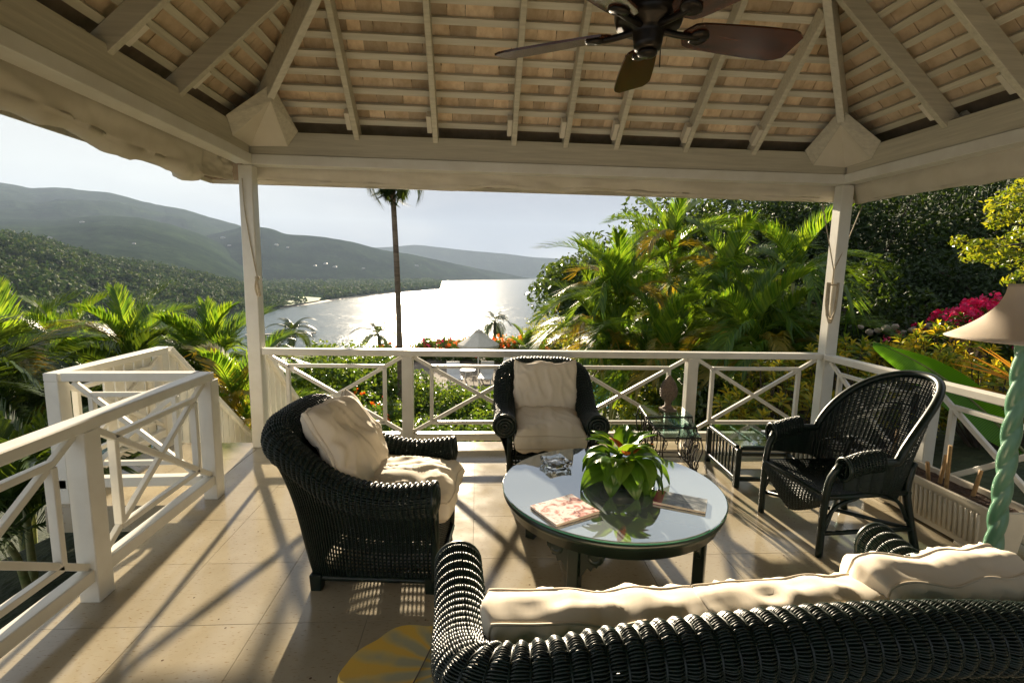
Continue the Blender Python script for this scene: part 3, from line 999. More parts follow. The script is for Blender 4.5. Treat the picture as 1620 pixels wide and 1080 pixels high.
def wicker_seat(root, wid, dep, h_arm, h_back, r_arm, r_back, stake, pitch, camel=0.0, open_band=True, base_in=0.05, zlow=0.07):
    """rolled-arm wicker seat facing -Y, centred on the origin; wid = between arm centres"""
    hw = wid / 2
    yb_, yf = dep / 2, -dep / 2
    cx = min(0.11, hw * 0.33)
    dh = h_back - h_arm
    pts = [(-hw - 0.005, yf, h_arm), (-hw, yf + dep * 0.3, h_arm - 0.025), (-hw, yf + dep * 0.60, h_arm + dh * 0.10),
           (-hw + 0.006, yb_ - 0.13, h_arm + dh * 0.58), (-hw + 0.03, yb_ - 0.04, h_arm + dh * 0.86), (-hw + cx + 0.02, yb_ + 0.005, h_arm + dh * 0.985)]
    nb = 3 if wid < 1 else 5
    for k in range(1, nb + 1):
        t = k / (nb + 1)
        pts.append((-hw + cx + 0.02 + (wid - 2 * cx - 0.04) * t, yb_ + 0.02 * math.sin(math.pi * t), h_back + camel * math.sin(math.pi * t)))
    pts += [(-p[0], p[1], p[2]) for p in pts[5::-1]]
    path = smoothpath(pts, 260)
    L = np.linalg.norm(np.diff(path, axis=0), axis=1).sum()
    # horizontal outward normal in plan
    tg = np.gradient(path, axis=0)
    on_ = np.stack([tg[:, 1], -tg[:, 0], np.zeros(len(tg))], 1)
    on_ = -on_ / np.linalg.norm(on_, axis=1, keepdims=True)
    if on_[130][1] < 0:
        on_ = -on_
    for _ in range(6):
        on_[1:-1] = (on_[:-2] + on_[1:-1] * 2 + on_[2:]) / 4
    on_ /= np.linalg.norm(on_, axis=1, keepdims=True)
    fp, fo = interp_path(path), interp_path(on_)
    u_ = np.linspace(0, 1, 260)
    side = np.clip((path[:, 1] - (yb_ - 0.30)) / 0.25, 0, 1)
    rad = r_arm + (r_back - r_arm) * side
    fr = lambda S: np.interp(S, u_, rad)
    # the roll
    def roll(S, Tt):
        ph = (Tt * 1.62 - 0.34) * math.pi
        r = fr(S)[..., None]
        up = np.array([0, 0, 1.0])
        return fp(S) + fo(S) * r * np.cos(ph)[..., None] + up * r * np.sin(ph)[..., None]
    ns = int(L / stake)
    ss = np.linspace(0, 1, ns)
    st = Strands()
    nr = int(1.62 * math.pi * (r_arm + r_back) / 2 / pitch)
    st.weave(lambda S, T_: roll(S, 1 - T_), np.linspace(0, 1, nr), np.linspace(0, 1, int(L / (stake * 1.35))) + 0.0, 0.0072, pitch * 0.56, 0.0032, rs=0.0055, groove=0.85, jit=0.0004, sub_=5)
    st.build('arm_and_back_roll', 'wicker', root)
    # outer shell under the roll
    zb_ = zlow
    base = path.copy()
    base[:, 0] *= (hw - base_in) / hw
    base[:, 1] = np.where(base[:, 1] > 0, base[:, 1] * (1 - 0.36 * np.clip(base[:, 1] / yb_, 0, 1)), base[:, 1])
    base[:, 2] = zb_
    fb = interp_path(base)
    def outer(S, Tt):
        r = fr(S)[..., None]
        a = fp(S) + fo(S) * r * 0.45 - np.array([0, 0, 1.0]) * r * 0.88
        b = fb(S)
        t = Tt[..., None]
        p = a * (1 - t) + b * t
        return p - fo(S) * (0.035 * np.sin(math.pi * t)) * (1 - t)
    hmax = h_arm - zb_
    n_out = int(hmax / pitch)
    t_all = np.linspace(0, 1, n_out)
    if open_band:
        t_dense = t_all[(t_all < 0.56)]
        t_low = np.r_[np.linspace(0.58, 0.90, 7), np.linspace(0.92, 1.0, 5)]
        tsel = np.r_[t_dense, t_low]
    else:
        tsel = t_all
    st = Strands()
    st.weave(lambda S, T_: outer(S, 1 - T_), (1 - tsel)[::-1], ss, 0.0042, pitch * 0.56, 0.0030, rs=0.0058, nt_stake=16, groove=0.75, jit=0.0007)
    st.build('outer_shell', 'wicker', root)
    # inner shell
    inn = path.copy()
    inn[:, 0] *= (hw - r_arm * 1.02) / hw
    inn[:, 1] = np.where(inn[:, 1] > 0, inn[:, 1] - r_back * 1.2 * np.clip(inn[:, 1] / yb_, 0, 1), inn[:, 1])
    inn[:, 2] = 0.30
    fi = interp_path(inn)
    def inner(S, Tt):
        r = fr(S)[..., None]
        a = fp(S) - fo(S) * r * 0.99
        t = Tt[..., None]
        return a * (1 - t) + fi(S) * t
    st = Strands()
    st.weave(inner, np.linspace(0, 1, int(0.42 / (pitch * 1.3))), ss[::1], 0.004, pitch * 0.72, 0.003, rs=0.0055, groove=0.7)
    st.build('inner_shell', 'wicker', root)
    # scroll ends of the arms
    for sgn in (-1, 1):
        m = MB()
        c0 = Vector((sgn * (hw + 0.005), yf, h_arm))
        for q_, (rr, dy) in enumerate(((r_arm * 1.0, 0.0), (r_arm * 0.72, -0.006), (r_arm * 0.45, -0.010), (r_arm * 0.2, -0.012))):
            ringp = [c0 + Vector((rr * math.cos(a), dy, rr * math.sin(a))) for a in np.linspace(0, 2 * math.pi, 25)]
            m.tube(ringp, 0.011 if q_ == 0 else 0.013, 6, cap=False)
        P = np.array([[c0 + Vector((rr * math.cos(a), 0.004, rr * math.sin(a))) for a in np.linspace(0, 2 * math.pi, 25)] for rr in (0.001, r_arm)])
        m.grid(P)
        m.build('arm_scroll', 'wicker_frame', root, smooth=True)
        # front stile
        x = sgn * (hw - base_in * 0.6)
        P = smoothpath([(x, yf + 0.01, h_arm - r_arm * 0.9), (x, yf + 0.005, 0.3), (x - sgn * 0.012, yf + 0.01, 0.04)], 8)
        MB().tube(P, 0.022, 8).build('front_stile', 'wicker_frame', root, smooth=True)
    # front panel under the seat
    fw_ = hw - base_in * 0.7
    def front(S, Tt):
        return np.stack([(S * 2 - 1) * fw_, np.full_like(S, yf + 0.015), 0.31 - Tt * (0.31 - zb_)], -1)
    st = Strands()
    st.weave(lambda S, T_: front(1 - S, T_), np.linspace(0, 1, int(0.24 / (pitch * 1.2))), np.linspace(0, 1, max(4, int(2 * fw_ / stake))), 0.004, pitch * 0.6, 0.003, rs=0.0055)
    st.build('front_panel', 'wicker', root)
    m = MB()
    for a, b in zip(base[::6][:-1], base[::6][1:]):
        pass
    m.tube([tuple(p) for p in base[::5]], 0.017, 6)
    m.tube([tuple(base[0]), tuple(base[-1])], 0.017, 6)
    m.build('base_rail', 'wicker_frame', root, smooth=True)
    MB().box((0, -0.04, 0.315), (2 * (hw - r_arm), dep - 0.24, 0.02)).build('seat_deck', 'wicker_frame', root)
    for sx in (-1, 1):
        for y, dz in ((yf + 0.03, 0), (yb_ * 0.56, 0)):
            m = MB().box((sx * (hw - base_in - 0.01), y, zlow / 2 + 0.01), (0.055, 0.055, zlow + 0.02), taper=1.15)
            m.build('leg', 'wicker_frame', root, bevel=0.004)
    return path

# ------------------------------------------------------------------ cushions
def cushion(name, label, w, d, th, mw, seed, crown=0.6, wrinkle=1.0, n=44, cat='cushion', edge=0.25, piping=True, group=None, sag=0.0, slump=0.0, ears=0.0):
    """soft box cushion: w across, d deep, th thick, seams piped; lies in XY with Z up before mw"""
    root = thing(name, label, cat, group=group)
    root.matrix_world = mw
    us = np.linspace(-1, 1, n)
    def face(sign):
        P = np.zeros((n, n, 3))
        for i, u in enumerate(us):
            for j, v in enumerate(us):
                # outline slightly pinched between the corners
                x = u * (1 - 0.045 * (1 - v * v) * abs(u) ** 3)
                y = v * (1 - 0.045 * (1 - u * u) * abs(v) ** 3)
                rc_ = 1 - 0.055 * (abs(u) * abs(v)) ** 5
                x *= rc_
                y *= rc_
                y += ears * max(0, v) ** 2 * (abs(u) ** 4 - 0.25)
                m_ = max(abs(u), abs(v))
                prof = (1 - abs(u) ** 5) ** 0.5 * (1 - abs(v) ** 5) ** 0.5 if m_ < 1 else 0.0
                prof2 = (1 - u * u) ** 0.5 * (1 - v * v) ** 0.5 if m_ < 1 else 0.0
                z = th / 2 * (edge * (1 if m_ < 1 else 0.86) + (1 - edge) * (prof * (1 - crown) + prof2 * crown))
                e = m_ ** 4
                p = Vector((x * w * 4, y * d * 4, seed * 7.1))
                # puckers running in from the seams
                ang = math.atan2(v, u)
                pk = mnoise.noise(Vector((ang * 3.2 * (1 + 0.3 * abs(u)), m_ * 1.2, seed))) * e * 0.014
                pk += mnoise.noise(Vector((x * w * 10 + seed, y * d * 4, seed * 3))) * 0.005 * (0.25 + e)
                pk += mnoise.noise(p) * 0.016 * (1 - 0.5 * e)
                rid = 1 - abs(mnoise.noise(Vector((x * w * 7 + y * d * 4, y * d * 2.5 - x * w * 2, seed * 1.7)))) * 2
                pk += max(0, rid - 0.55) * 0.022
                z += pk * wrinkle * (0 if m_ >= 0.999 else 1)
                zz = sign * max(z, 0.004)
                zz += -sag * (1 - u * u) * (1 - v * v) + slump * u * u
                lx_ = 0.014 * wrinkle * mnoise.noise(Vector((v * 1.5, seed * 3.3, 1)))
                ly_ = 0.020 * wrinkle * mnoise.noise(Vector((u * 2.2, seed * 1.3, 2)))
                P[i, j] = (x * w / 2 + lx_, y * d / 2 + ly_, zz + 0.012 * wrinkle * mnoise.noise(Vector((u * 1.6, v * 1.6, seed * 5))))
        return P
    top, bot = face(1), face(-1)
    m = MB()
    m.grid(top)
    m.grid(bot[:, ::-1])
    # side gusset
    def rim(P):
        return np.concatenate([P[:, 0], P[-1, 1:], P[-2::-1, -1], P[0, -2:0:-1]])
    rt_, rb_ = rim(top), rim(bot)
    gus = [rb_]
    out_ = (rt_ - rt_.mean(0)) * np.array([1, 1, 0])
    out_ /= np.linalg.norm(out_, axis=1, keepdims=True) + 1e-9
    arc = np.r_[0, np.cumsum(np.linalg.norm(np.diff(rt_, axis=0), axis=1))]
    thick_ = np.linalg.norm(rt_ - rb_, axis=1).mean()
    for g_ in np.linspace(0, 1, 9)[1:-1]:
        bul = math.sin(math.pi * g_)
        wr = np.array([mnoise.noise(Vector((a_ * 30, g_ * 1.4, seed * 2.3))) * 0.55 + mnoise.noise(Vector((a_ * 9, g_ * 2.5, seed * 4.1))) * 0.8 for a_ in arc])
        gus.append(rb_ * (1 - g_) + rt_ * g_ + out_ * (thick_ * 0.14 * bul + wr * 0.015 * bul * min(1.4, wrinkle))[:, None])
    gus.append(rt_)
    m.grid(np.stack(gus, 1), closed_u=True)
    o = m.build('cover', 'cushion_cloth', root, smooth=True)
    bm = bmesh.new()
    bm.from_mesh(o.data)
    bmesh.ops.remove_doubles(bm, verts=bm.verts, dist=0.0008)
    bmesh.ops.recalc_face_normals(bm, faces=bm.faces)
    bm.to_mesh(o.data)
    bm.free()
    o.data.polygons.foreach_set('use_smooth', [True] * len(o.data.polygons))
    if piping:
        for r_ in (rt_, rb_):
            MB().tube([tuple(p) for p in r_] + [tuple(r_[0])], 0.0045, 5, cap=False).build('piping', 'piping_cloth', root, smooth=True)
    return root
def pose(loc, rz=0.0, rx=0.0, ry=0.0):
    return Matrix.Translation(Vector(loc)) @ Matrix.Rotation(rz, 4, 'Z') @ Matrix.Rotation(rx, 4, 'X') @ Matrix.Rotation(ry, 4, 'Y')

# ------------------------------------------------------------------ two armchairs of one kind
def copy_thing(src, label, loc, rz, group=None):
    r = src.copy()
    C.objects.link(r)
    r.location = loc
    r.rotation_euler = (0, 0, rz)
    r['label'] = label
    for ch in list(src.children):
        c_ = ch.copy()
        C.objects.link(c_)
        c_.parent = r
    return r
A1_LOC, A1_RZ = (1.43, -1.93, 0), R(90 - 5)
ac = thing('wicker_armchair', 'dark green wicker armchair seen from its side at the left of the table', 'armchair', A1_LOC, A1_RZ, 'matching rolled-arm wicker armchairs')
wicker_seat(ac, 0.67, 0.80, 0.540, 0.825, 0.080, 0.085, 0.021, 0.0105)
A2_LOC, A2_RZ = (2.555, -0.74, 0), R(-1.5)
ac2 = copy_thing(ac, 'dark green wicker armchair facing the table with its back to the sea', A2_LOC, A2_RZ)
def chair_pose(loc, rz, lp, rx=0.0, ry=0.0, lz=0.0):
    base = Matrix.Translation(Vector(loc)) @ Matrix.Rotation(rz, 4, 'Z')
    return base @ Matrix.Translation(Vector(lp)) @ Matrix.Rotation(lz, 4, 'Z') @ Matrix.Rotation(rx, 4, 'X') @ Matrix.Rotation(ry, 4, 'Y')
cushion('seat_cushion', 'plump cream seat cushion in the left armchair', 0.54, 0.64, 0.21, chair_pose(A1_LOC, A1_RZ, (0, -0.15, 0.445), R(2)), 2, crown=0.45, edge=0.5, sag=-0.02)
cushion('back_cushion', 'slumped cream back cushion in the left armchair', 0.58, 0.52, 0.20, chair_pose(A1_LOC, A1_RZ, (0.0, 0.125, 0.70), R(60), R(3), R(-5)), 5, crown=0.8, wrinkle=1.6, edge=0.14, ears=0.06)
cushion('seat_cushion', 'plump cream seat cushion in the armchair facing the table', 0.54, 0.64, 0.21, chair_pose(A2_LOC, A2_RZ, (0, -0.13, 0.445), R(3)), 9, crown=0.45, edge=0.55, sag=-0.02)
cushion('back_cushion', 'upright square cream back cushion in the armchair facing the table', 0.53, 0.44, 0.17, chair_pose(A2_LOC, A2_RZ, (0.01, 0.15, 0.70), R(72)), 12, crown=0.6, edge=0.25, ears=0.10)

# ------------------------------------------------------------------ sofa in the foreground
S_LOC, S_RZ = (2.80, -3.26, 0), R(180 + 3.0)
sofa = thing('wicker_sofa', 'dark green wicker sofa with curved rolled back in the foreground', 'sofa', S_LOC, S_RZ)
wicker_seat(sofa, 1.68, 0.74, 0.585, 0.75, 0.078, 0.075, 0.030, 0.0068, camel=0.055, open_band=False, base_in=0.04)
cushion('seat_cushion', 'cream seat cushion at the left end of the sofa', 0.74, 0.62, 0.15, chair_pose(S_LOC, S_RZ, (0.385, -0.06, 0.37)), 15, crown=0.4, sag=-0.03)
cushion('seat_cushion', 'cream seat cushion at the right end of the sofa, puffed at its corner', 0.76, 0.64, 0.17, chair_pose(S_LOC, S_RZ, (-0.385, -0.07, 0.385)), 18, crown=0.4, sag=-0.03)
cushion('back_cushion', 'cream back cushion against the left end of the sofa back', 0.62, 0.42, 0.19, chair_pose(S_LOC, S_RZ, (0.47, 0.135, 0.55), R(89), 0, R(-2)), 21, crown=0.5, edge=0.85, wrinkle=1.3)
cushion('back_cushion', 'cream back cushion in the middle of the sofa back', 0.58, 0.42, 0.19, chair_pose(S_LOC, S_RZ, (-0.11, 0.14, 0.555), R(91), 0, R(2)), 24, crown=0.5, edge=0.85, wrinkle=1.4)
cushion('back_cushion', 'tilted cream back cushion at the right end of the sofa back', 0.56, 0.44, 0.19, chair_pose(S_LOC, S_RZ, (-0.62, 0.09, 0.585), R(84), R(-7), R(10)), 27, crown=0.5, edge=0.8, wrinkle=1.5)

# ------------------------------------------------------------------ barrel-backed wicker chair
B_LOC, B_RZ = (4.33, -1.69, 0), R(-90 + 3)
bc = thing('wicker_chair', 'high round-backed dark wicker chair without cushions beside the planter', 'chair', B_LOC, B_RZ)
def barrel(S, Tt):
    """S runs left arm front -> round the back -> right arm front ; Tt from seat level to rim"""
    a = (S - 0.5) * 2                                   # -1..1
    th_ = a * R(98)
    # plan: horseshoe open at the front (-Y)
    x = np.sin(th_) * 0.325
    y = np.cos(th_) * 0.30 + 0.02
    ext = np.clip((np.abs(a) - 0.86) / 0.14, 0, 1)
    y = y - ext * 0.20
    x = x * (1 + 0.0 * ext)
    back = np.clip(1 - (np.abs(a) / 0.82) ** 2.4, 0, 1)
    rim = 0.60 + 0.44 * back ** 0.8
    low = 0.33 + 0.11 * np.clip((np.abs(a) - 0.55) / 0.45, 0, 1)
    z = low + (rim - low) * Tt
    rec = (z - 0.35) * 0.34 * np.clip(1 - np.abs(a) ** 2, 0, 1)
    fl = (z - 0.35) * 0.16
    return np.stack([x * (1 + fl), y + rec, z], -1)
st = Strands()
st.weave(lambda S, T_: barrel(S, 1 - T_), np.linspace(0, 1, 60), np.linspace(0.0, 1.0, 50), 0.005, 0.0040, 0.0032, rs=0.006, nt_stake=18, groove=0.75)
st.build('woven_back', 'wicker', bc)
sv = np.linspace(0, 1, 90)
rimp = barrel(sv, np.ones(90))
MB().tube([tuple(p) for p in rimp], 0.024, 8).build('rim_roll', 'wicker_frame', bc, smooth=True)
# arm rolls: woven hoops at the front of the arms
for sgn in (-1, 1):
    e0 = barrel(np.array([0.0 if sgn < 0 else 1.0]), np.array([1.0]))[0]
    m = MB()
    st = Strands()
    ax = np.array([e0 + np.array([sgn * 0.01, 0.19, 0.015]), e0 + np.array([0.0, 0.09, 0.0]), e0 + np.array([0.0, -0.015, -0.035])])
    axp = interp_path(smoothpath(ax, 20))
    def hoop(S, Tt, axp=axp):
        c_ = axp(S)
        ph = Tt * 2 * math.pi
        return c_ + np.stack([0.052 * np.cos(ph), 0.0 * ph, 0.060 * np.sin(ph)], -1)
    st.weave(hoop, np.linspace(0, 1, 30), np.linspace(0, 1, 12), 0.0035, 0.0065, 0.003, rs=0.005, nt_stake=20)
    st.build('arm_roll', 'wicker', bc)
    c_ = Vector(axp(np.array([1.0]))[0])
    m.tube([c_ + Vector((0.056 * math.cos(a), -0.004, 0.064 * math.sin(a))) for a in np.linspace(0, 2 * math.pi, 21)], 0.011, 6, cap=False)
    m.build('arm_hoop', 'wicker_frame', bc, smooth=True)
# seat
def seat(S, Tt):
    x = (S * 2 - 1) * (0.285 - 0.03 * Tt)
    y = -0.30 + 0.56 * Tt
    return np.stack([x, y, 0.385 - 0.025 * np.sin(math.pi * Tt) * np.sin(math.pi * S) + 0 * x], -1)
st = Strands()
st.weave(seat, np.linspace(0, 1, 58), np.linspace(0, 1, 22), 0.004, 0.0058, 0.003, rs=0.006)
def apron(S, Tt):
    x = (S * 2 - 1) * 0.285
    v = 0.05 + 0.16 * (1 - np.abs(S * 2 - 1) ** 1.3)
    return np.stack([x, np.full_like(x, -0.305) - 0.012 * np.sin(Tt * math.pi), 0.38 - Tt * v], -1)
st.weave(lambda S, T_: apron(1 - S, T_), np.linspace(0, 1, 24), np.linspace(0, 1, 22), 0.004, 0.006, 0.003, rs=0.006)
st.build('woven_seat', 'wicker', bc)
m = MB()
m.tube([(-0.29, -0.30, 0.375), (0.29, -0.30, 0.375), (0.26, 0.27, 0.375), (-0.26, 0.27, 0.375), (-0.29, -0.30, 0.375)], 0.018, 8, cap=False)
m.build('seat_rail', 'wicker_frame', bc, smooth=True)
for sgn in (-1, 1):
    MB().tube(smoothpath([(sgn * 0.285, -0.30, 0.0), (sgn * 0.285, -0.30, 0.3), (sgn * 0.29, -0.285, 0.48), (sgn * 0.305, -0.24, 0.58)], 14), 0.021, 8).build('front_leg', 'wicker_frame', bc, smooth=True)
    MB().tube(smoothpath([(sgn * 0.285, 0.345, 0.0), (sgn * 0.265, 0.285, 0.25), (sgn * 0.25, 0.265, 0.4), (sgn * 0.24, 0.30, 0.56)], 14), 0.023, 8).build('rear_leg', 'wicker_frame', bc, smooth=True)
    MB().tube([(sgn * 0.285, -0.29, 0.15), (sgn * 0.278, 0.31, 0.15)], 0.014, 8).build('side_stretcher', 'wicker_frame', bc, smooth=True)
    MB().tube(smoothpath([(sgn * 0.285, -0.29, 0.19), (sgn * 0.28, -0.22, 0.31), (sgn * 0.28, -0.08, 0.365)], 10), 0.012, 6).build('curved_brace', 'wicker_frame', bc, smooth=True)
    MB().tube(smoothpath([(sgn * 0.275, 0.27, 0.2), (sgn * 0.272, 0.20, 0.32), (sgn * 0.27, 0.08, 0.365)], 10), 0.012, 6).build('curved_brace', 'wicker_frame', bc, smooth=True)
MB().tube([(-0.28, -0.28, 0.15), (0.28, 0.30, 0.15)], 0.013, 8).build('cross_stretcher', 'wicker_frame', bc, smooth=True)
MB().tube([(0.28, -0.28, 0.165), (-0.28, 0.30, 0.165)], 0.013, 8).build('cross_stretcher', 'wicker_frame', bc, smooth=True)

# ------------------------------------------------------------------ round coffee table
TB = Vector((2.765, -1.985, 0))
TR, TZ = 0.615, 0.46
tb = thing('coffee_table', 'low round dark table with polished glass top and carved scroll legs', 'table', TB, R(8))
MB().lathe([(0.0, TZ - 0.012), (TR - 0.01, TZ - 0.012), (TR, TZ - 0.009), (TR, TZ - 0.003), (TR - 0.004, TZ), (0.0, TZ)], 96, cap=False).build('glass_top', 'table_glass', tb, smooth=False)
MB().lathe([(TR + 0.0005, TZ - 0.011), (TR + 0.002, TZ - 0.0075), (TR + 0.002, TZ - 0.0045), (TR + 0.0005, TZ - 0.002)], 96, cap=False).build('glass_rim', 'glass_edge', tb, smooth=True)
MB().lathe([(TR - 0.08, TZ - 0.105), (TR - 0.035, TZ - 0.105), (TR - 0.03, TZ - 0.06), (TR - 0.008, TZ - 0.05), (TR - 0.002, TZ - 0.034), (TR - 0.008, TZ - 0.016), (TR - 0.08, TZ - 0.016), (TR - 0.08, TZ - 0.105)], 96, cap=False).build('apron', 'table_wood', tb, smooth=True)
def scroll_bracket(mb, c0, dirx, s):
    """flat scroll cut from board, spreading from a leg top along dirx"""
    pass
for k in range(4):
    a = R(45 + 90 * k + 3)
    c0 = Vector((math.cos(a) * 0.50, math.sin(a) * 0.50, 0))
    leg = MB().box((0, 0, 0.18), (0.058, 0.058, 0.36)).build('leg', 'table_wood', tb, bevel=0.004)
    leg.location = c0
    leg.rotation_euler = (0, 0, a)
    for sgn in (-1, 1):
        # fretwork bracket: stepped scroll silhouette with an eye
        poly = [(0.03, 0.36), (0.17, 0.36), (0.168, 0.335), (0.15, 0.325), (0.146, 0.30), (0.125, 0.285), (0.118, 0.262), (0.098, 0.262), (0.088, 0.236), (0.07, 0.246), (0.055, 0.228), (0.045, 0.20), (0.03, 0.19)]
        m = MB()
        n = len(poly)
        th = 0.022
        m.add([(-th / 2, sgn * x, z) for x, z in poly] + [(th / 2, sgn * x, z) for x, z in poly],
              [tuple(range(n)), tuple(range(2 * n - 1, n - 1, -1))] + [(i, (i + 1) % n, n + (i + 1) % n, n + i) for i in range(n)])
        br_ = m.build('scroll_bracket', 'table_wood', leg, bevel=0.0)
        m = MB()
        m.tube([(0.013 * 0, sgn * (0.10 + 0.032 * math.cos(t)), 0.31 + 0.030 * math.sin(t)) for t in np.linspace(0, 2 * math.pi, 17)], 0.016, 6, cap=False)
        m.build('scroll', 'table_wood', leg, smooth=True)
# ash tray of cut glass
p = on(879, 736, 'z', TZ)
ash = thing('ashtray', 'square cut-glass ashtray on the far side of the round table', 'ashtray', (p.x, p.y, TZ + 0.0015), R(20))
m = MB()
prof = [(0.055, 0.0), (0.078, 0.012), (0.082, 0.034), (0.072, 0.038), (0.055, 0.020), (0.0, 0.014)]
n = 16
vs = []
for r_, z in prof:
    for k in range(n):
        t = 2 * math.pi * k / n
        sq = 1 / max(abs(math.cos(t)), abs(math.sin(t))) ** 0.8
        zz = z + (0.010 * (1 if k % 4 == 2 else 0) if z > 0.03 else 0)
        vs.append((r_ * sq * math.cos(t) * (1.06 if k % 2 else 0.96), r_ * sq * math.sin(t) * (1.06 if k % 2 else 0.96), zz))
fs = [(i * n + k, i * n + (k + 1) % n, (i + 1) * n + (k + 1) % n, (i + 1) * n + k) for i in range(len(prof) - 1) for k in range(n)]
fs.append(tuple(range(n))[::-1])
m.add(vs, fs)
m.build('bowl', 'crystal', ash)
# magazines
def print_mat(name, base, stops, scale, seed, band=None):
    m, nt, b = mat(name)
    L = nt.links.new
    v = coords(nt, 'Object', (1, 1, 1))
    no = N(nt, 'ShaderNodeTexNoise', Scale=scale, Detail=5, Roughness=0.6, Distortion=1.2)
    mp = nt.nodes.new('ShaderNodeMapping')
    mp.inputs['Location'].default_value = (seed, seed * 2, 0)
    L(v, mp.inputs[0])
    L(mp.outputs[0], no.inputs['Vector'])
    rp = ramp(nt, stops)
    L(no.outputs['Fac'], rp.inputs[0])
    out = rp.outputs[0]
    if band:
        sx = nt.nodes.new('ShaderNodeSeparateXYZ')
        L(v, sx.inputs[0])
        lt = N(nt, 'ShaderNodeMath', operation='GREATER_THAN')
        lt.inputs[1].default_value = band[0]
        L(sx.outputs[1], lt.inputs[0])
        mx = nt.nodes.new('ShaderNodeMixRGB')
        L(lt.outputs[0], mx.inputs[0])
        L(out, mx.inputs[1])
        mx.inputs[2].default_value = (*band[1], 1)
        out = mx.outputs[0]
    L(out, b.inputs['Base Color'])
    b.inputs['Roughness'].default_value = 0.25
print_mat('cover_pink', None, [(0.34, (0.10, 0.05, 0.05)), (0.42, (0.55, 0.25, 0.20)), (0.50, (0.68, 0.62, 0.58)), (0.60, (0.75, 0.72, 0.70)), (0.68, (0.55, 0.20, 0.16))], 14, 3.1)
print_mat('cover_dark', None, [(0.36, (0.05, 0.06, 0.07)), (0.48, (0.16, 0.17, 0.17)), (0.58, (0.30, 0.32, 0.32)), (0.66, (0.55, 0.55, 0.52))], 9, 8.3, band=(0.085, (0.42, 0.10, 0.16)))
simple('paper', (0.62, 0.55, 0.48), (0.70, 0.64, 0.56), rough=0.8, scale=3, stretch=(1, 1, 200))
def magazine(label, px, py, w, h, th, rz, cover, dz=0.0, z=TZ):
    p = on(px, py, 'z', z)
    root = thing('magazine', label, 'magazine', (p.x, p.y, z + 0.0015 + dz), rz)
    MB().box((0, 0, th * 0.5), (w - 0.004, h - 0.004, th * 0.86)).build('pages', 'paper', root)
    m = MB()
    P = np.array([[(x, y, th * 0.97 + 0.004 * max(0, (y / h + 0.2)) * abs(x / w) * 2) for y in np.linspace(-h / 2, h / 2, 8)] for x in np.linspace(-w / 2, w / 2, 8)])
    m.grid(P)
    m.build('cover', cover, root, smooth=True)
    MB().box((0, 0, 0.0006), (w, h, 0.0012)).build('back_cover', cover, root)
    return root
magazine('thick magazine with a pink and white cover near the table edge', 893, 808, 0.225, 0.27, 0.013, R(-62), 'cover_pink')
magazine('slim dark magazine with a pink strip lying right of the plant', 1076, 795, 0.16, 0.26, 0.012, R(62), 'cover_dark')
# potted plant on the table: broad pleated leaves and orange bracts
pc = on(985, 772, 'z', TZ)
pl = thing('leafy_centrepiece', 'arrangement of broad glossy green leaves with orange bracts on the round table', 'plant', (pc.x, pc.y + 0.06, TZ + 0.002), 0)
MB().lathe([(0.07, 0.0), (0.10, 0.03), (0.11, 0.07), (0.10, 0.075), (0.0, 0.07)], 20).build('bowl', 'table_wood', pl, smooth=True)
def broad_leaf(length, width, droop, fold=0.25, n=10, pleat=0.006):
    """ovate leaf from the origin along +X, drooping; returns grid"""
    P = np.zeros((n + 1, 9, 3))
    for i in range(n + 1):
        t = i / n
        wd = width / 2 * (math.sin(math.pi * min(1, t * 1.02) ** 0.62) ** 0.85) if 0 < t < 0.98 else 0.002
        ang = -droop * t
        x = length * (math.sin(droop * t) / droop if droop > 1e-3 else t)
        z = -length * (1 - math.cos(droop * t)) / droop if droop > 1e-3 else 0
        for j in range(9):
            s = (j - 4) / 4
            up = Vector((math.sin(-ang) * 1, 0, math.cos(ang)))
            zz = fold * abs(s) * wd + pleat * math.cos(s * 9.4 + t * 2) + 0.05 * wd * abs(s) * math.sin(t * 17 + s * 3)
            P[i, j] = (x + up.x * zz, s * wd, z + up.z * zz)
    return P
leafmat('centre_leaf_light', [(0.07, 0.17, 0.015), (0.10, 0.21, 0.02), (0.14, 0.25, 0.03)], trans=0.4, rough=0.3)
leafmat('centre_leaf', [(0.03, 0.10, 0.012), (0.06, 0.16, 0.016), (0.12, 0.22, 0.02)], trans=0.35, rough=0.28)
for k in range(40):
    ringk = 0 if k < 15 else 1 if k < 29 else 2
    az = k * 2.399 + rng.uniform(-.2, .2)
    ln = (0.25, 0.23, 0.16)[ringk] * rng.uniform(0.85, 1.15)
    wd = ln * rng.uniform(0.50, 0.66)
    el = (R(22), R(40), R(62))[ringk] + rng.uniform(-.15, .15)
    lf = MB().grid(broad_leaf(ln, wd, rng.uniform(1.7, 2.4) if ringk < 2 else rng.uniform(0.9, 1.5), fold=rng.uniform(0.1, 0.4), n=14, pleat=0.004))
    o = lf.build('leaf', 'centre_leaf' if ringk < 1 or k % 3 else 'centre_leaf_light', pl, smooth=True)
    b0 = Vector((math.cos(az) * 0.06, math.sin(az) * 0.06, 0.10 + 0.05 * ringk))
    o.matrix_local = Matrix.Translation(b0) @ Matrix.Rotation(az, 4, 'Z') @ Matrix.Rotation(-el, 4, 'Y') @ Matrix.Rotation(rng.uniform(-.5, .5), 4, 'X')
for k in range(9):
    az = k * 2.1 + 4.2
    lf = MB().grid(broad_leaf(0.13, 0.045, 0.9, n=7, pleat=0.002))
    o = lf.build('bract', 'bract_orange', pl, smooth=True)
    o.matrix_local = Matrix.Translation((math.cos(az) * 0.03 + 0.02, math.sin(az) * 0.03 - 0.06, 0.20)) @ Matrix.Rotation(az, 4, 'Z') @ Matrix.Rotation(R(-50), 4, 'Y')

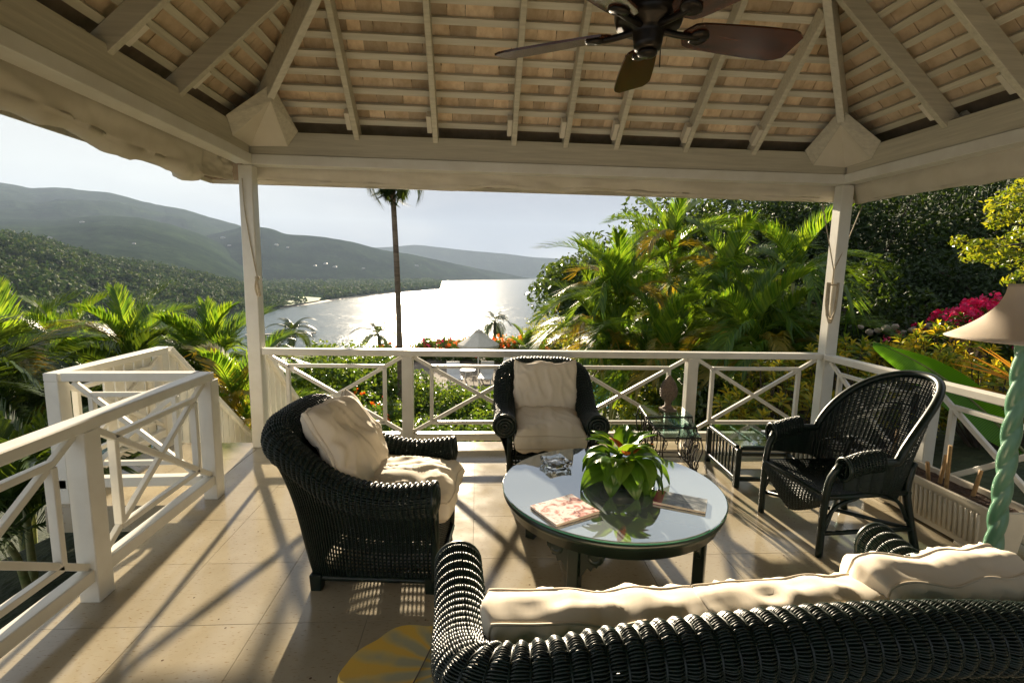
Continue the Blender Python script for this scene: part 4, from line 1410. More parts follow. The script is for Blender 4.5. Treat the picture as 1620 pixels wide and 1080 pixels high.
# ------------------------------------------------------------------ nest of three iron and glass tables
def nest_table(label, c4, z, low):
    """c4: back-left, back-right, front-right, front-left corners in plan"""
    root = thing('nesting_table', label, 'side table', group='nest of iron and glass tables')
    c4 = [Vector(c) for c in c4]
    m = MB()
    vs = [(c.x, c.y, z - 0.008) for c in c4] + [(c.x, c.y, z) for c in c4]
    m.add(vs, [(0, 1, 2, 3), (7, 6, 5, 4), (0, 4, 5, 1), (1, 5, 6, 2), (2, 6, 7, 3), (3, 7, 4, 0)])
    m.build('glass_top', 'clear_glass', root)
    m = MB()
    for i in range(4):
        a, b = c4[i], c4[(i + 1) % 4]
        m.bar((a.x, a.y, z - 0.015), (b.x, b.y, z - 0.015), 0.012, 0.012)
    m.build('top_frame', 'iron', root)
    cen = sum(c4, Vector((0, 0))) / 4
    for c in c4:
        o = (c - cen).normalized()
        ptsl = [(c.x, c.y, z - 0.02), (c.x + o.x * 0.02, c.y + o.y * 0.02, z * 0.72), (c.x - o.x * 0.02, c.y - o.y * 0.02, z * 0.35), (c.x + o.x * 0.015, c.y + o.y * 0.015, 0.045), (c.x + o.x * 0.04, c.y + o.y * 0.04, 0.006)]
        leg = MB().tube(smoothpath(ptsl, 18), 0.0055, 6).build('leg', 'iron', root, smooth=True)
        for sg, zz in ((1, z * 0.78), (-1, z * 0.40)):
            sp = []
            tx = Vector((-o.y, o.x))
            for q_ in range(14):
                t = q_ / 13
                rr = 0.034 * (1 - 0.75 * t)
                an = t * 7.5
                sp.append((c.x - o.x * 0.028 + tx.x * 0 - o.x * rr * math.cos(an), c.y - o.y * 0.028 - o.y * rr * math.cos(an), zz + sg * rr * math.sin(an) * 1.5))
            MB().tube(sp, 0.004, 5).build('scroll', 'iron', leg, smooth=True)
    for i in (1, 3):
        a, b = c4[i], c4[(i + 1) % 4]
        m = MB()
        for f in (0.33, 0.66):
            pm = a.lerp(b, f)
            sp = [(pm.x, pm.y, z - 0.02), (pm.x + 0.012, pm.y + 0.01, z * 0.7), (pm.x - 0.012, pm.y - 0.01, z * 0.4), (pm.x, pm.y, 0.07)]
            m.tube(smoothpath(sp, 12), 0.0042, 5)
        m.tube([(a.x, a.y, 0.07), (b.x, b.y, 0.07)], 0.005, 5)
        m.build('side_fretwork', 'iron', root, smooth=True)
    a, b = c4[0], c4[1]
    MB().tube([(a.x, a.y, 0.07), (b.x, b.y, 0.07)], 0.005, 5).build('stretcher', 'iron', root)
zs = (0.50, 0.45, 0.40)
def pl2(px, py, z):
    p = on(px, py, 'z', z)
    return (p.x, p.y)
nest_table('tallest nesting table of iron and glass carrying the finial', [pl2(1011, 640, zs[0]), pl2(1078, 642, zs[0]), pl2(1095, 657, zs[0]), pl2(1023, 657, zs[0])], zs[0], 0)
nest_table('middle nesting table of iron and glass half under the tallest', [pl2(1022, 655, zs[1]), pl2(1089, 656, zs[1]), pl2(1102, 674, zs[1]), pl2(1036, 674, zs[1])], zs[1], 0)
nest_table('lowest nesting table of iron and glass pulled out towards the round table', [pl2(1034, 671, zs[2]), pl2(1096, 671, zs[2]), pl2(1109, 690, zs[2]), pl2(1051, 690, zs[2])], zs[2], 0)
fp_ = on(1056, 650, 'z', zs[0])
fin = thing('finial', 'brown pine-cone shaped finial standing on the tallest nesting table', 'ornament', (fp_.x, fp_.y, zs[0] + 0.001), R(10))
MB().box((0, 0, 0.012), (0.11, 0.11, 0.024)).build('plinth', 'terracotta', fin, bevel=0.003)
MB().lathe([(0.0, 0.024), (0.048, 0.024), (0.046, 0.035), (0.030, 0.045), (0.024, 0.065), (0.030, 0.085), (0.040, 0.095), (0.036, 0.105), (0.0, 0.106)], 24).build('stem', 'terracotta', fin, smooth=True)
body = lambda t: (0.073 * math.sin(math.pi * (0.12 + 0.88 * t) ** 0.8) ** 0.75 if t < 0.995 else 0.002, 0.10 + 0.215 * t)
MB().lathe([(body(t)[0] * 0.93, body(t)[1]) for t in np.linspace(0, 1, 18)], 24).build('core', 'terracotta', fin, smooth=True)
sc_me = None
for r_ in range(11):
    t = 0.04 + r_ * 0.085
    rr, zz = body(t)
    nsc = max(5, int(15 * rr / 0.073))
    for k in range(nsc):
        a = 2 * math.pi * (k + 0.5 * (r_ % 2)) / nsc
        if sc_me is None:
            m = MB()
            m.add([(0.0, -0.014, 0.0), (0.0, 0.014, 0.0), (0.006, 0.012, 0.014), (0.0, 0.0, 0.026), (0.006, -0.012, 0.014), (0.010, 0, 0.010)], [(0, 5, 1), (1, 5, 2), (2, 5, 3), (3, 5, 4), (4, 5, 0)][::1])
            o = m.build('scale', 'terracotta', fin)
            sc_me = o.data
        else:
            o = inst(sc_me, 'scale', fin)
        o.matrix_local = Matrix.Translation((rr * 0.92 * math.cos(a), rr * 0.92 * math.sin(a), zz - 0.006)) @ Matrix.Rotation(a, 4, 'Z') @ Matrix.Rotation(R(-30 * (t - 0.3) * 2), 4, 'Y') @ Matrix.Scale(max(0.5, min(1, rr / 0.06)), 4)

# ------------------------------------------------------------------ low rattan table by the right post
lt = thing('rattan_table', 'low dark rattan table with slatted sides behind the round-backed chair', 'side table', (4.42, -0.745, 0), R(-3))
lx, ly, lz = 0.36, 0.28, 0.335
for sx in (-1, 1):
    for sy in (-1, 1):
        MB().box((sx * lx, sy * ly, lz / 2 - 0.01), (0.042, 0.042, lz - 0.02)).build('leg', 'wicker_frame', lt, bevel=0.005)
m = MB()
for z in (lz - 0.012, 0.07):
    hgt = 0.03
    for sy in (-1, 1):
        m.bar((-lx + 0.02, sy * ly, z), (lx - 0.02, sy * ly, z), 0.032, hgt)
    for sx in (-1, 1):
        m.bar((sx * lx, -ly + 0.02, z), (sx * lx, ly - 0.02, z), 0.032, hgt)
m.build('frame', 'wicker_frame', lt, bevel=0.003)
for sx in (-1, 1):
    for k in range(7):
        MB().box((sx * lx, -ly + 0.09 + k * 0.062, 0.195), (0.014, 0.022, 0.22)).build('side_slat', 'wicker_frame', lt, bevel=0.002)
for k in range(3):
    MB().box((-lx + 0.18 + k * 0.18, 0, lz - 0.012), (0.026, 2 * ly - 0.034, 0.024)).build('top_bar', 'wicker_frame', lt, bevel=0.002)
MB().box((0, 0, lz + 0.007), (2 * lx - 0.01, 2 * ly - 0.01, 0.006)).build('glass_top', 'clear_glass', lt)
bk = thing('paper_folder', 'pale blue and white folder lying on the low rattan table', 'folder', (4.55, -0.80, lz + 0.0115), R(12))
simple('folder_blue', (0.35, 0.45, 0.58), (0.62, 0.66, 0.70), rough=0.4, scale=6)
MB().box((0, 0, 0.006), (0.22, 0.30, 0.012)).build('cover', 'folder_blue', bk, bevel=0.002)
MB().box((0.03, -0.02, 0.0145), (0.15, 0.20, 0.003)).build('sheet', 'paper', bk)

# ------------------------------------------------------------------ planter trough with cuttings
PX0, PX1, PY0, PY1, PH = 4.99, 5.26, -2.13, -1.06, 0.33
pt = thing('planter_trough', 'long beige ribbed planter trough with soil against the right railing', 'planter', ((PX0 + PX1) / 2, (PY0 + PY1) / 2, 0))
hx, hy = (PX1 - PX0) / 2, (PY1 - PY0) / 2
def rrect(a, b, r, n=5):
    out = []
    for cx_, cy_, a0 in ((a - r, b - r, 0), (-a + r, b - r, 90), (-a + r, -b + r, 180), (a - r, -b + r, 270)):
        for k in range(n + 1):
            t = R(a0 + 90 * k / n)
            out.append((cx_ + r * math.cos(t), cy_ + r * math.sin(t)))
    return out
m = MB()
prof = [(-0.030, 0.03), (-0.018, 0.20), (-0.008, PH - 0.03), (0.008, PH - 0.03), (0.010, PH), (-0.018, PH), (-0.022, PH - 0.05)]
rings = [[(x, y, z) for x, y in rrect(hx + o_, hy + o_, 0.07)] for o_, z in prof]
m.grid(np.array(rings), closed_v=True)
nb_ = len(rings[0])
m.add(rings[0], [tuple(range(nb_))[::-1]])
m.build('tub', 'planter_plastic', pt, smooth=False)
for k in range(25):
    y = -hy + 0.11 + k * (2 * hy - 0.22) / 24
    mm = MB()
    mm.tube([(-hx + 0.020, y, 0.07), (-hx + 0.012, y, 0.20), (-hx + 0.005, y, PH - 0.055)], 0.0105, 6)
    mm.build('rib', 'planter_plastic', pt, smooth=True)
for sy in (-1, 1):
    MB().box((0, sy * (hy - 0.16), 0.016), (2 * hx - 0.05, 0.2, 0.032)).build('foot', 'planter_plastic', pt, bevel=0.008)
P = np.zeros((14, 40, 3))
for i in range(14):
    for j in range(40):
        x, y = (i / 13 * 2 - 1) * (hx - 0.014), (j / 39 * 2 - 1) * (hy - 0.014)
        P[i, j] = (x, y, PH - 0.035 + 0.012 * mnoise.noise(Vector((x * 12, y * 12, 1))) + 0.006 * mnoise.noise(Vector((x * 50, y * 50, 1))))
MB().grid(P).build('soil', 'soil', pt, smooth=True)
for k, (yy, h_, tl) in enumerate(((0.40, 0.24, 0.02), (-0.03, 0.20, 0.03), (-0.11, 0.30, -0.02), (-0.23, 0.17, 0.05), (-0.38, 0.27, 0.07), (0.02, 0.14, -0.04))):
    mm = MB()
    mm.tube([(0.03 - 0.03 * (k % 3), yy, PH - 0.05), (0.03 - 0.03 * (k % 3) + tl, yy + tl * 0.3, PH - 0.04 + h_)], [0.013, 0.012], 7)
    mm.build('cane_cutting', 'cane', pt, smooth=False)
sp_ = thing('seedling', 'small green seedling sprouting in the planter soil', 'plant', ((PX0 + PX1) / 2 - 0.02, (PY0 + PY1) / 2 + 0.27, PH - 0.035))
for k in range(7):
    o = MB().grid(broad_leaf(0.085, 0.032, 0.7, n=6, pleat=0.0)).build('leaf', 'bright_leaf', sp_, smooth=True)
    o.matrix_local = Matrix.Translation((0, 0, 0.05)) @ Matrix.Rotation(k * 0.92, 4, 'Z') @ Matrix.Rotation(R(-25), 4, 'Y')
MB().tube([(0, 0, -0.01), (0, 0, 0.055)], 0.003, 5).build('stem', 'palm_stem', sp_)

# ------------------------------------------------------------------ floor lamp with twisted stem
lp_ = on(1588, 760, 'y', -2.86)
lamp = thing('floor_lamp', 'floor lamp with twisted green stem and flared cream shade at the right', 'lamp', (lp_.x, lp_.y, 0))
n_ = 150
nseg = 28
P = np.zeros((n_, nseg, 3))
for i in range(n_):
    z = 0.05 + 1.40 * i / (n_ - 1)
    for k in range(nseg):
        a = 2 * math.pi * k / nseg
        lob = 0.0215 + 0.0115 * abs(math.cos((a - z * 26) * 1.0)) ** 0.7
        P[i, k] = (lob * math.cos(a), lob * math.sin(a), z)
MB().grid(P, closed_v=True).build('twisted_stem', 'jade', lamp, smooth=True)
MB().lathe([(0.0, 0.0), (0.17, 0.0), (0.17, 0.02), (0.12, 0.035), (0.05, 0.055), (0.04, 0.09), (0.0, 0.09)], 36).build('base', 'jade', lamp, smooth=True)
sb = on(1512, 536, 'y', -2.86).z
sh_r = lp_.x - on(1512, 536, 'y', -2.86).x - 0.045
m = MB()
prof = [(sh_r * (0.30 + 0.70 * (1 - t) ** 2.2), sb + 0.215 * t) for t in np.linspace(0, 1, 16)]
m.lathe(prof, 48, cap=False)
o = m.build('lamp_shade', 'shade_cloth', lamp, smooth=True)
s = o.modifiers.new('cloth', 'SOLIDIFY')
s.thickness = 0.003

# ------------------------------------------------------------------ leaf-shaped stool
sc_ = on(676, 1052, 'z', 0.32)
ls_ = thing('leaf_stool', 'yellow painted leaf-shaped stool beside the sofa arm', 'stool', (sc_.x, sc_.y, 0), R(0))
def leaf_outline(n=72):
    out = []
    for k in range(n):
        a = 2 * math.pi * k / n
        r = 0.185 * (1 + 0.10 * math.cos(2 * a) + 0.07 * math.cos(a - math.pi * 0.95))
        r *= 1 + 0.10 * abs(math.sin(a * 3.5 + 0.5)) ** 1.5
        d = abs((a - R(40) + math.pi) % (2 * math.pi) - math.pi)
        r *= 1 - 0.30 * math.exp(-(d / 0.13) ** 2)
        d = abs((a - R(188) + math.pi) % (2 * math.pi) - math.pi)
        r *= 1 + 0.13 * math.exp(-(d / 0.16) ** 2)
        out.append((r * math.cos(a) * 1.05, r * math.sin(a) * 1.05))
    return out
m, nt, b = mat('leaf_paint')
L_ = nt.links.new
tcn = nt.nodes.new('ShaderNodeTexCoord')
sx = nt.nodes.new('ShaderNodeSeparateXYZ')
L_(tcn.outputs['Object'], sx.inputs[0])
def mth(op, a, b_=None, v=None):
    n_x = nt.nodes.new('ShaderNodeMath')
    n_x.operation = op
    for i_, s_ in enumerate((a, b_)):
        if s_ is None:
            continue
        if isinstance(s_, (int, float)):
            n_x.inputs[i_].default_value = s_
        else:
            L_(s_, n_x.inputs[i_])
    return n_x.outputs[0]
xs = mth('ADD', sx.outputs[0], -0.09)
ang = mth('ARCTAN2', sx.outputs[1], xs)
rad_ = mth('SQRT', mth('ADD', mth('MULTIPLY', xs, xs), mth('MULTIPLY', sx.outputs[1], sx.outputs[1])))
wv = mth('ABSOLUTE', mth('SINE', mth('MULTIPLY', ang, 8.0)))
no = N(nt, 'ShaderNodeTexNoise', Scale=14, Detail=4)
L_(tcn.outputs['Object'], no.inputs['Vector'])
f1 = mth('ADD', mth('MULTIPLY', wv, 0.55), mth('MULTIPLY', no.outputs['Fac'], 0.5))
f2 = mth('SUBTRACT', f1, mth('MULTIPLY', rad_, 1.35))
rp = ramp(nt, [(0.14, (0.72, 0.45, 0.06)), (0.30, (0.62, 0.46, 0.13)), (0.52, (0.40, 0.37, 0.21))])
L_(f2, rp.inputs[0])
L_(rp.outputs[0], b.inputs['Base Color'])
b.inputs['Roughness'].default_value = 0.4
ol = leaf_outline()
m = MB()
nn_ = len(ol)
ringsr = []
for sc2, z in ((0.90, 0.345), (1.0, 0.365), (1.0, 0.405), (0.985, 0.42), (0.7, 0.414), (0.4, 0.410), (0.15, 0.408)):
    ringsr.append([(x * sc2 * 1.1, y * sc2 * 1.1, z - 0.10) for x, y in ol])
m.grid(np.array(ringsr), closed_v=True)
m.f.append(tuple(6 * nn_ + k for k in range(nn_)))
m.f.append(tuple(range(nn_))[::-1])
m.build('leaf_top', 'leaf_paint', ls_, smooth=False)
m = MB()
m.tube([(-0.075, -0.2, 0.3205), (-0.02, 0.0, 0.3135), (0.03, 0.17, 0.3205)], 0.0025, 5)
m.build('midrib', 'bark', ls_)
MB().lathe([(0.12, 0.0), (0.10, 0.03), (0.05, 0.10), (0.045, 0.16), (0.08, 0.22), (0.13, 0.246)], 24).build('pedestal', 'leaf_paint', ls_, smooth=True)

# ------------------------------------------------------------------ ceiling fan
FZ = 2.545
fh = on(1026, 42, 'z', FZ)
fan = thing('ceiling_fan', 'dark bronze ceiling fan with five mahogany blades under the roof', 'ceiling fan', (fh.x, fh.y, FZ))
MB().lathe([(0.0, -0.085), (0.035, -0.085), (0.048, -0.078), (0.052, -0.06), (0.056, -0.03), (0.06, -0.01), (0.115, 0.0), (0.125, 0.03), (0.12, 0.10), (0.08, 0.135), (0.03, 0.16), (0.018, 0.20), (0.018, 1.9), (0.0, 1.9)], 32).build('motor', 'fan_bronze', fan, smooth=True)
MB().lathe([(0.0, -0.105), (0.026, -0.103), (0.036, -0.096), (0.036, -0.086), (0.0, -0.086)], 24).build('switch_cap', 'fan_bronze', fan, smooth=True)
MB().tube([(0.055, 0.02, -0.05), (0.056, 0.02, -0.13)], 0.0022, 5).build('pull_chain', 'fan_bronze', fan)
bl_me = None
for k in range(5):
    a = R(7 + 72 * k)
    if bl_me is None:
        m = MB()
        xs_ = np.linspace(0.135, 0.60, 18)
        top_, bot_ = [], []
        for x in xs_:
            t = (x - 0.135) / 0.465
            w = 0.060 + 0.026 * math.sin(min(1, t * 1.1) * math.pi / 2)
            if t < 0.12:
                w *= math.sqrt(max(0.02, 1 - (1 - t / 0.12) ** 2)) * 0.9 + 0.1
            if t > 0.86:
                w *= math.sqrt(max(0.0, 1 - ((t - 0.86) / 0.14) ** 2 * 0.55))
            top_.append((x, w))
            bot_.append((x, -w * 0.95))
        poly = top_ + bot_[::-1]
        m.prism(poly, -0.004, 0.004)
        bld = m.build('blade', 'fan_blade', fan, bevel=0.0)
        bl_me = bld.data
        m = MB()
        m.lathe([(0.0, -0.012), (0.03, -0.012), (0.038, -0.006), (0.038, 0.0), (0.0, 0.0)], 20, c=(0.20, 0, -0.004))
        m.tube(smoothpath([(0.04, 0.0, 0.002), (0.09, 0, -0.004), (0.14, 0, -0.008), (0.20, 0, -0.008)], 10), [0.012] * 10, 8)
        brk = m.build('blade_bracket', 'fan_bronze', bld, smooth=True)
        br_me = brk.data
    else:
        bld = inst(bl_me, 'blade', fan)
        brk = inst(br_me, 'blade_bracket', bld)
    bld.matrix_local = Matrix.Rotation(a, 4, 'Z') @ Matrix.Translation((0, 0, -0.012)) @ Matrix.Rotation(R(-14), 4, 'X')
# ================================================================== land, sea and hills
from mathutils.bvhtree import BVHTree
SEA = -47.0
DECK = -4.2
def sstep(a, b, x):
    t = np.clip((x - a) / (b - a), 0, 1)
    return t * t * (3 - 2 * t)
def gh(x, y):
    """height of the garden ground"""
    x, y = np.asarray(x, float), np.asarray(y, float)
    base = -1.1 - 3.1 * sstep(1.0, 17.0, y)                         # falls to the pool deck
    base = base - 0.05 * np.clip(y - 34, 0, 400) - 44 * sstep(36, 190, y)
    left = -10.0 * sstep(-1.0, -16.0, x) - 34 * sstep(-12, -150, x)
    out = base + left
    out = np.where(x > 5.5, out + 9.5 * sstep(6.2, 26, x - 0.16 * np.clip(y, 0, 60)) * (1 - sstep(50, 150, y)) + 0.55 * sstep(5.6, 7.5, x) * (1 - sstep(8, 20, y)), out)
    out = out + 16 * sstep(16, 60, x) * (1 - sstep(50, 160, y))
    return np.maximum(out, SEA - 3)
def gz(x, y):
    return float(gh(np.array([x]), np.array([y]))[0])
xs = np.r_[np.linspace(-170, -30, 30), np.linspace(-28, 40, 120), np.linspace(42, 140, 30)]
ys = np.r_[np.linspace(-14, 45, 110), np.linspace(46, 260, 60)]
X, Y = np.meshgrid(xs, ys, indexing='ij')
Z = gh(X, Y)
rough_ = np.array([[mnoise.noise(Vector((a * 0.4, b_ * 0.4, 0))) for b_ in ys] for a in xs]) * 0.18
onDeck = (X > -3.5) & (X < 22) & (Y > 16.5) & (Y < 35)
under = (X > -1.6) & (X < 6.2) & (Y > -14) & (Y < 0.6)
Z = Z + np.where(onDeck, -0.25, rough_)
Z = np.where(under, np.minimum(Z, -1.2), Z)
struct(MB().grid(np.stack([X, Y, Z], -1)[:, ::-1]).build('ground', 'garden_soil', smooth=True))
sea = MB()
sea.add([(-5000, 30, SEA), (12000, 30, SEA), (12000, 16000, SEA), (-5000, 16000, SEA)], [(0, 1, 2, 3)])
struct(sea.build('sea', 'sea_water'))

def hill(name, ridge, base_d, base_z, thick, rough, seed, m, nu=150, nv=26, shape=0.8):
    """ridge: (px, py, depth); slopes down to base depth in front and falls away behind"""
    r = np.array([tuple(at(*p)) for p in ridge])
    px = np.array([p[0] for p in ridge], float)
    u = np.linspace(px[0], px[-1], nu)
    Rg = np.stack([np.interp(u, px, r[:, k]) for k in range(3)], 1)
    k_ = np.ones(5) / 5
    Rg[2:-2, 2] = np.convolve(Rg[:, 2], k_, 'valid')
    cam2 = np.array([CAM.x, CAM.y])
    P = np.zeros((nu, nv + 8, 3))
    for i in range(nu):
        dirv = Rg[i, :2] - cam2
        dist = np.linalg.norm(dirv)
        dirv = dirv / dist
        bd = np.interp(u[i], px, np.array(base_d, float))
        for j in range(nv + 8):
            if j < nv:
                v = j / (nv - 1)
                q_ = cam2 + dirv * (bd + (dist - bd) * v)
                z = base_z + (Rg[i, 2] - base_z) * (v ** shape if v > 0 else 0)
                amp = rough * math.sin(math.pi * min(1, v * 0.92)) + rough * 0.12
            else:
                v = (j - nv + 1) / 8
                q_ = cam2 + dirv * (dist + thick * v)
                z = Rg[i, 2] - (Rg[i, 2] - base_z) * 0.8 * v ** 1.3
                amp = rough * 0.3
            s = 2.2 / max(rough, 1)
            fq = 0.010 if rough < 12 else 0.0026
            z += amp * (mnoise.noise(Vector((q_[0] * fq, q_[1] * fq, seed))) + 0.36 * mnoise.noise(Vector((q_[0] * fq * 2.7, q_[1] * fq * 2.7, seed + 5))) + 0.24 * mnoise.noise(Vector((q_[0] * fq * 8, q_[1] * fq * 8, seed + 9))))
            P[i, j] = (q_[0], q_[1], z)
    o = MB().grid(P[::-1]).build(name, m, smooth=True)
    struct(o)
    return o, P
ridge_far, _ = hill('hills', [(480, 400, 5200), (540, 388, 5200), (600, 392, 5200), (660, 387, 5200), (740, 396, 5200), (800, 401, 5200), (850, 408, 5200), (910, 411, 5200), (1000, 416, 5300), (1150, 428, 5400)],
                    [4300, 4400, 4500, 4650, 4900, 5000, 5000, 5000, 5100, 5200], SEA - 4, 900, 16, 3, 'hill_forest', nu=160)
ridge_big, _ = hill('hills', [(-160, 275, 3000), (0, 287, 3000), (50, 297, 3000), (100, 297, 3000), (180, 307, 3000), (250, 325, 3000), (290, 332, 3000), (330, 345, 3100), (380, 357, 3200), (450, 385, 3300), (520, 415, 3400)],
                    [1800, 1800, 1800, 1800, 1800, 1800, 1800, 1900, 2000, 2400, 2800], -46, 700, 34, 11, 'hill_forest', nu=170)
ridge_mid, _ = hill('hills', [(-120, 340, 1700), (0, 345, 1700), (80, 348, 1700), (150, 341, 1750), (220, 344, 1800), (270, 355, 1850), (320, 372, 1900), (360, 392, 1950), (400, 412, 2000)],
                    [950, 950, 950, 1000, 1050, 1100, 1200, 1300, 1500], -46, 380, 18, 17, 'hill_forest', nu=150)
ridge_cape, _ = hill('hills', [(250, 398, 2300), (290, 384, 2300), (330, 372, 2300), (390, 358, 2300), (430, 362, 2300), (450, 371, 2300), (500, 374, 2300), (530, 378, 2350), (560, 384, 2400), (610, 397, 2500), (660, 403, 2700), (720, 417, 3000), (780, 429, 3400), (830, 438, 3600), (850, 441, 3700)],
                     [1700, 1700, 1700, 1700, 1700, 1700, 1750, 1750, 1800, 1900, 2100, 2400, 2900, 3400, 3600], SEA - 3, 420, 18, 23, 'hill_forest', nu=170)
near_hill, NP = hill('hills', [(-220, 352, 420), (-60, 366, 480), (0, 374, 520), (60, 383, 540), (110, 396, 580), (170, 412, 620), (220, 419, 660), (300, 431, 720), (360, 444, 760), (420, 462, 800), (470, 478, 760)],
                     [170, 190, 210, 220, 240, 270, 300, 360, 430, 560, 690], SEA - 2, 200, 9, 31, 'near_forest_floor', nu=130, shape=0.7)
# coastal plain and beach
shore = [(340, 512), (380, 496), (400, 491), (440, 487), (480, 482), (530, 474), (575, 468), (610, 464), (640, 461), (668, 459), (694, 457)]
Ps = [on(x, y, 'z', SEA + 0.6) for x, y in shore]
far_ = [at(x, 430, d) for x, d in ((300, 2400), (330, 2400), (360, 2400), (400, 2500), (450, 2600), (500, 2700), (560, 2900), (600, 3000), (640, 2900), (670, 2300), (700, 1700))]
P = np.zeros((len(shore), 14, 3))
for i, (a, b_) in enumerate(zip(Ps, far_)):
    for j in range(14):
        v = (j / 13) ** 1.5
        q_ = a.lerp(Vector((b_.x, b_.y, a.z)), v)
        P[i, j] = (q_.x, q_.y, SEA + 0.6 + 5.0 * v ** 0.5 - (1.4 if j == 0 else 0))
struct(MB().grid(P[::-1]).build('coastal_plain', 'near_forest_floor', smooth=True))
m = MB()
B = np.zeros((len(shore), 2, 3))
for i, a in enumerate(Ps):
    dv = (a - CAM)
    dv.z = 0
    dv.normalize()
    B[i, 0] = tuple(a - dv * 6 + Vector((0, 0, -0.5)))
    B[i, 1] = tuple(a + dv * 14 + Vector((0, 0, 0.75)))
struct(m.grid(B[::-1]).build('beach', 'sand', smooth=True))
lw = [on(x, y, 'z', SEA + 2.6) for x, y in ((408, 485), (455, 483), (505, 475), (508, 471), (470, 468), (415, 470))]
struct(MB().add([tuple(p) for p in lw], [(0, 1, 2, 3, 4, 5)]) or None) if False else None
m = MB()
m.add([tuple(p) for p in lw], [tuple(range(6))])
struct(m.build('lawn', 'lawn'))

# woods on the far slopes: one mass of leafy crowns
def forest_mass(name, spots, per, leaf, label, seed):
    """spots: (x,y,z,r,h)"""
    g = np.random.default_rng(seed)
    sp = np.array(spots)
    n = len(sp) * per
    ti = np.repeat(np.arange(len(sp)), per)
    d = g.normal(size=(n, 3))
    d[:, 2] = np.where(d[:, 2] < -0.3, -d[:, 2], d[:, 2])
    d /= np.linalg.norm(d, axis=1, keepdims=True)
    lob = 0.75 + 0.35 * np.sin(d[:, 0] * 5 + ti * 1.7) * np.sin(d[:, 1] * 5 + ti * 2.3) + 0.15 * g.normal(size=n)
    c_ = sp[ti, :3] + np.stack([0 * ti, 0 * ti, sp[ti, 4] * 0.55], 1)
    pos = c_ + d * np.stack([sp[ti, 3], sp[ti, 3], sp[ti, 4]], 1) * lob[:, None]
    nrm = d + g.normal(size=(n, 3)) * 0.55
    nrm /= np.linalg.norm(nrm, axis=1, keepdims=True)
    t = np.cross(nrm, g.normal(size=(n, 3)))
    t /= np.linalg.norm(t, axis=1, keepdims=True)
    b2 = np.cross(nrm, t)
    s_ = leaf * g.uniform(0.6, 1.4, n)[:, None]
    V = np.stack([pos - t * s_, pos + b2 * s_ * 0.7, pos + t * s_, pos - b2 * s_ * 0.7], 1).reshape(-1, 3)
    o = link(name, arrays_mesh(name, V, np.arange(4 * n).reshape(n, 4), smooth=False), 'far_crowns')
    return stuff(o, label, 'woods')
spots = []
for _ in range(3000):
    i = nrng.integers(18, 129)
    v = nrng.uniform(0.12, 1.0) ** 0.75
    j = int(v * 25)
    p = NP[i, j] + (NP[min(i + 1, 129), j] - NP[i, j]) * nrng.uniform()
    dist = math.hypot(p[0] - CAM.x, p[1] - CAM.y)
    r = nrng.uniform(2.8, 6.2)
    spots.append((p[0] + nrng.normal(0, 2), p[1] + nrng.normal(0, 2), p[2] - 1.0, r, r * nrng.uniform(0.8, 1.3)))
forest_mass('wooded_slope', spots, 90, 1.15, 'dense green woods covering the hillside across the bay', 5)
spots = []
for _ in range(3600):
    i = nrng.uniform(0, len(shore) - 1.01)
    k = int(i)
    f = i - k
    j = 0.35 + 12.5 * nrng.uniform() ** 1.1
    j0 = int(j)
    a = P[k, j0] * (1 - f) + P[k + 1, j0] * f
    b_ = P[k, j0 + 1] * (1 - f) + P[k + 1, j0 + 1] * f
    p = a + (b_ - a) * (j - j0)
    px_ = np.interp(i, np.arange(len(shore)), [s_[0] for s_ in shore])
    if 395 < px_ < 515 and j < 3.1 and nrng.uniform() < 0.93:
        continue
    r = nrng.uniform(3.5, 7.0)
    spots.append((p[0], p[1], p[2], r, r * nrng.uniform(0.8, 1.5)))
forest_mass('shore_woods', spots, 36, 1.9, 'hazy woods on the coastal plain behind the beach', 6)
hill_tree = BVHTree.FromPolygons([tuple(v.co) for o in (near_hill, ridge_mid, ridge_cape, ridge_big, ridge_far) for v in o.data.vertices],
                                 [tuple(i + off for i in p.vertices) for o, off in zip((near_hill, ridge_mid, ridge_cape, ridge_big, ridge_far), np.r_[0, np.cumsum([len(o.data.vertices) for o in (near_hill, ridge_mid, ridge_cape, ridge_big)])].tolist()) for p in o.data.polygons])
hs = [((75, 378), 34, 'large pale house on the slope above the near woods'), ((212, 386), 16, 'pale house high in the middle of the hazy slope'), ((130, 352), 18, 'small pale house below the misty ridge at the left'),
      ((353, 377), 24, 'pale house on the cape just left of the corner post'), ((363, 389), 20, 'low pale house on the cape below another house'), ((437, 388), 22, 'pale house high on the cape right of the corner post'),
      ((455, 392), 16, 'small pale house beside the highest one on the cape'), ((515, 418), 22, 'pale house at the foot of the cape, middle of three'), ((498, 421), 18, 'pale house at the foot of the cape, left of three'),
      ((530, 423), 24, 'pale house at the foot of the cape, right of three'), ((659, 421), 26, 'bright white house right of the tall palm trunk'), ((575, 425), 20, 'pale house between the cape and the tall palm')]
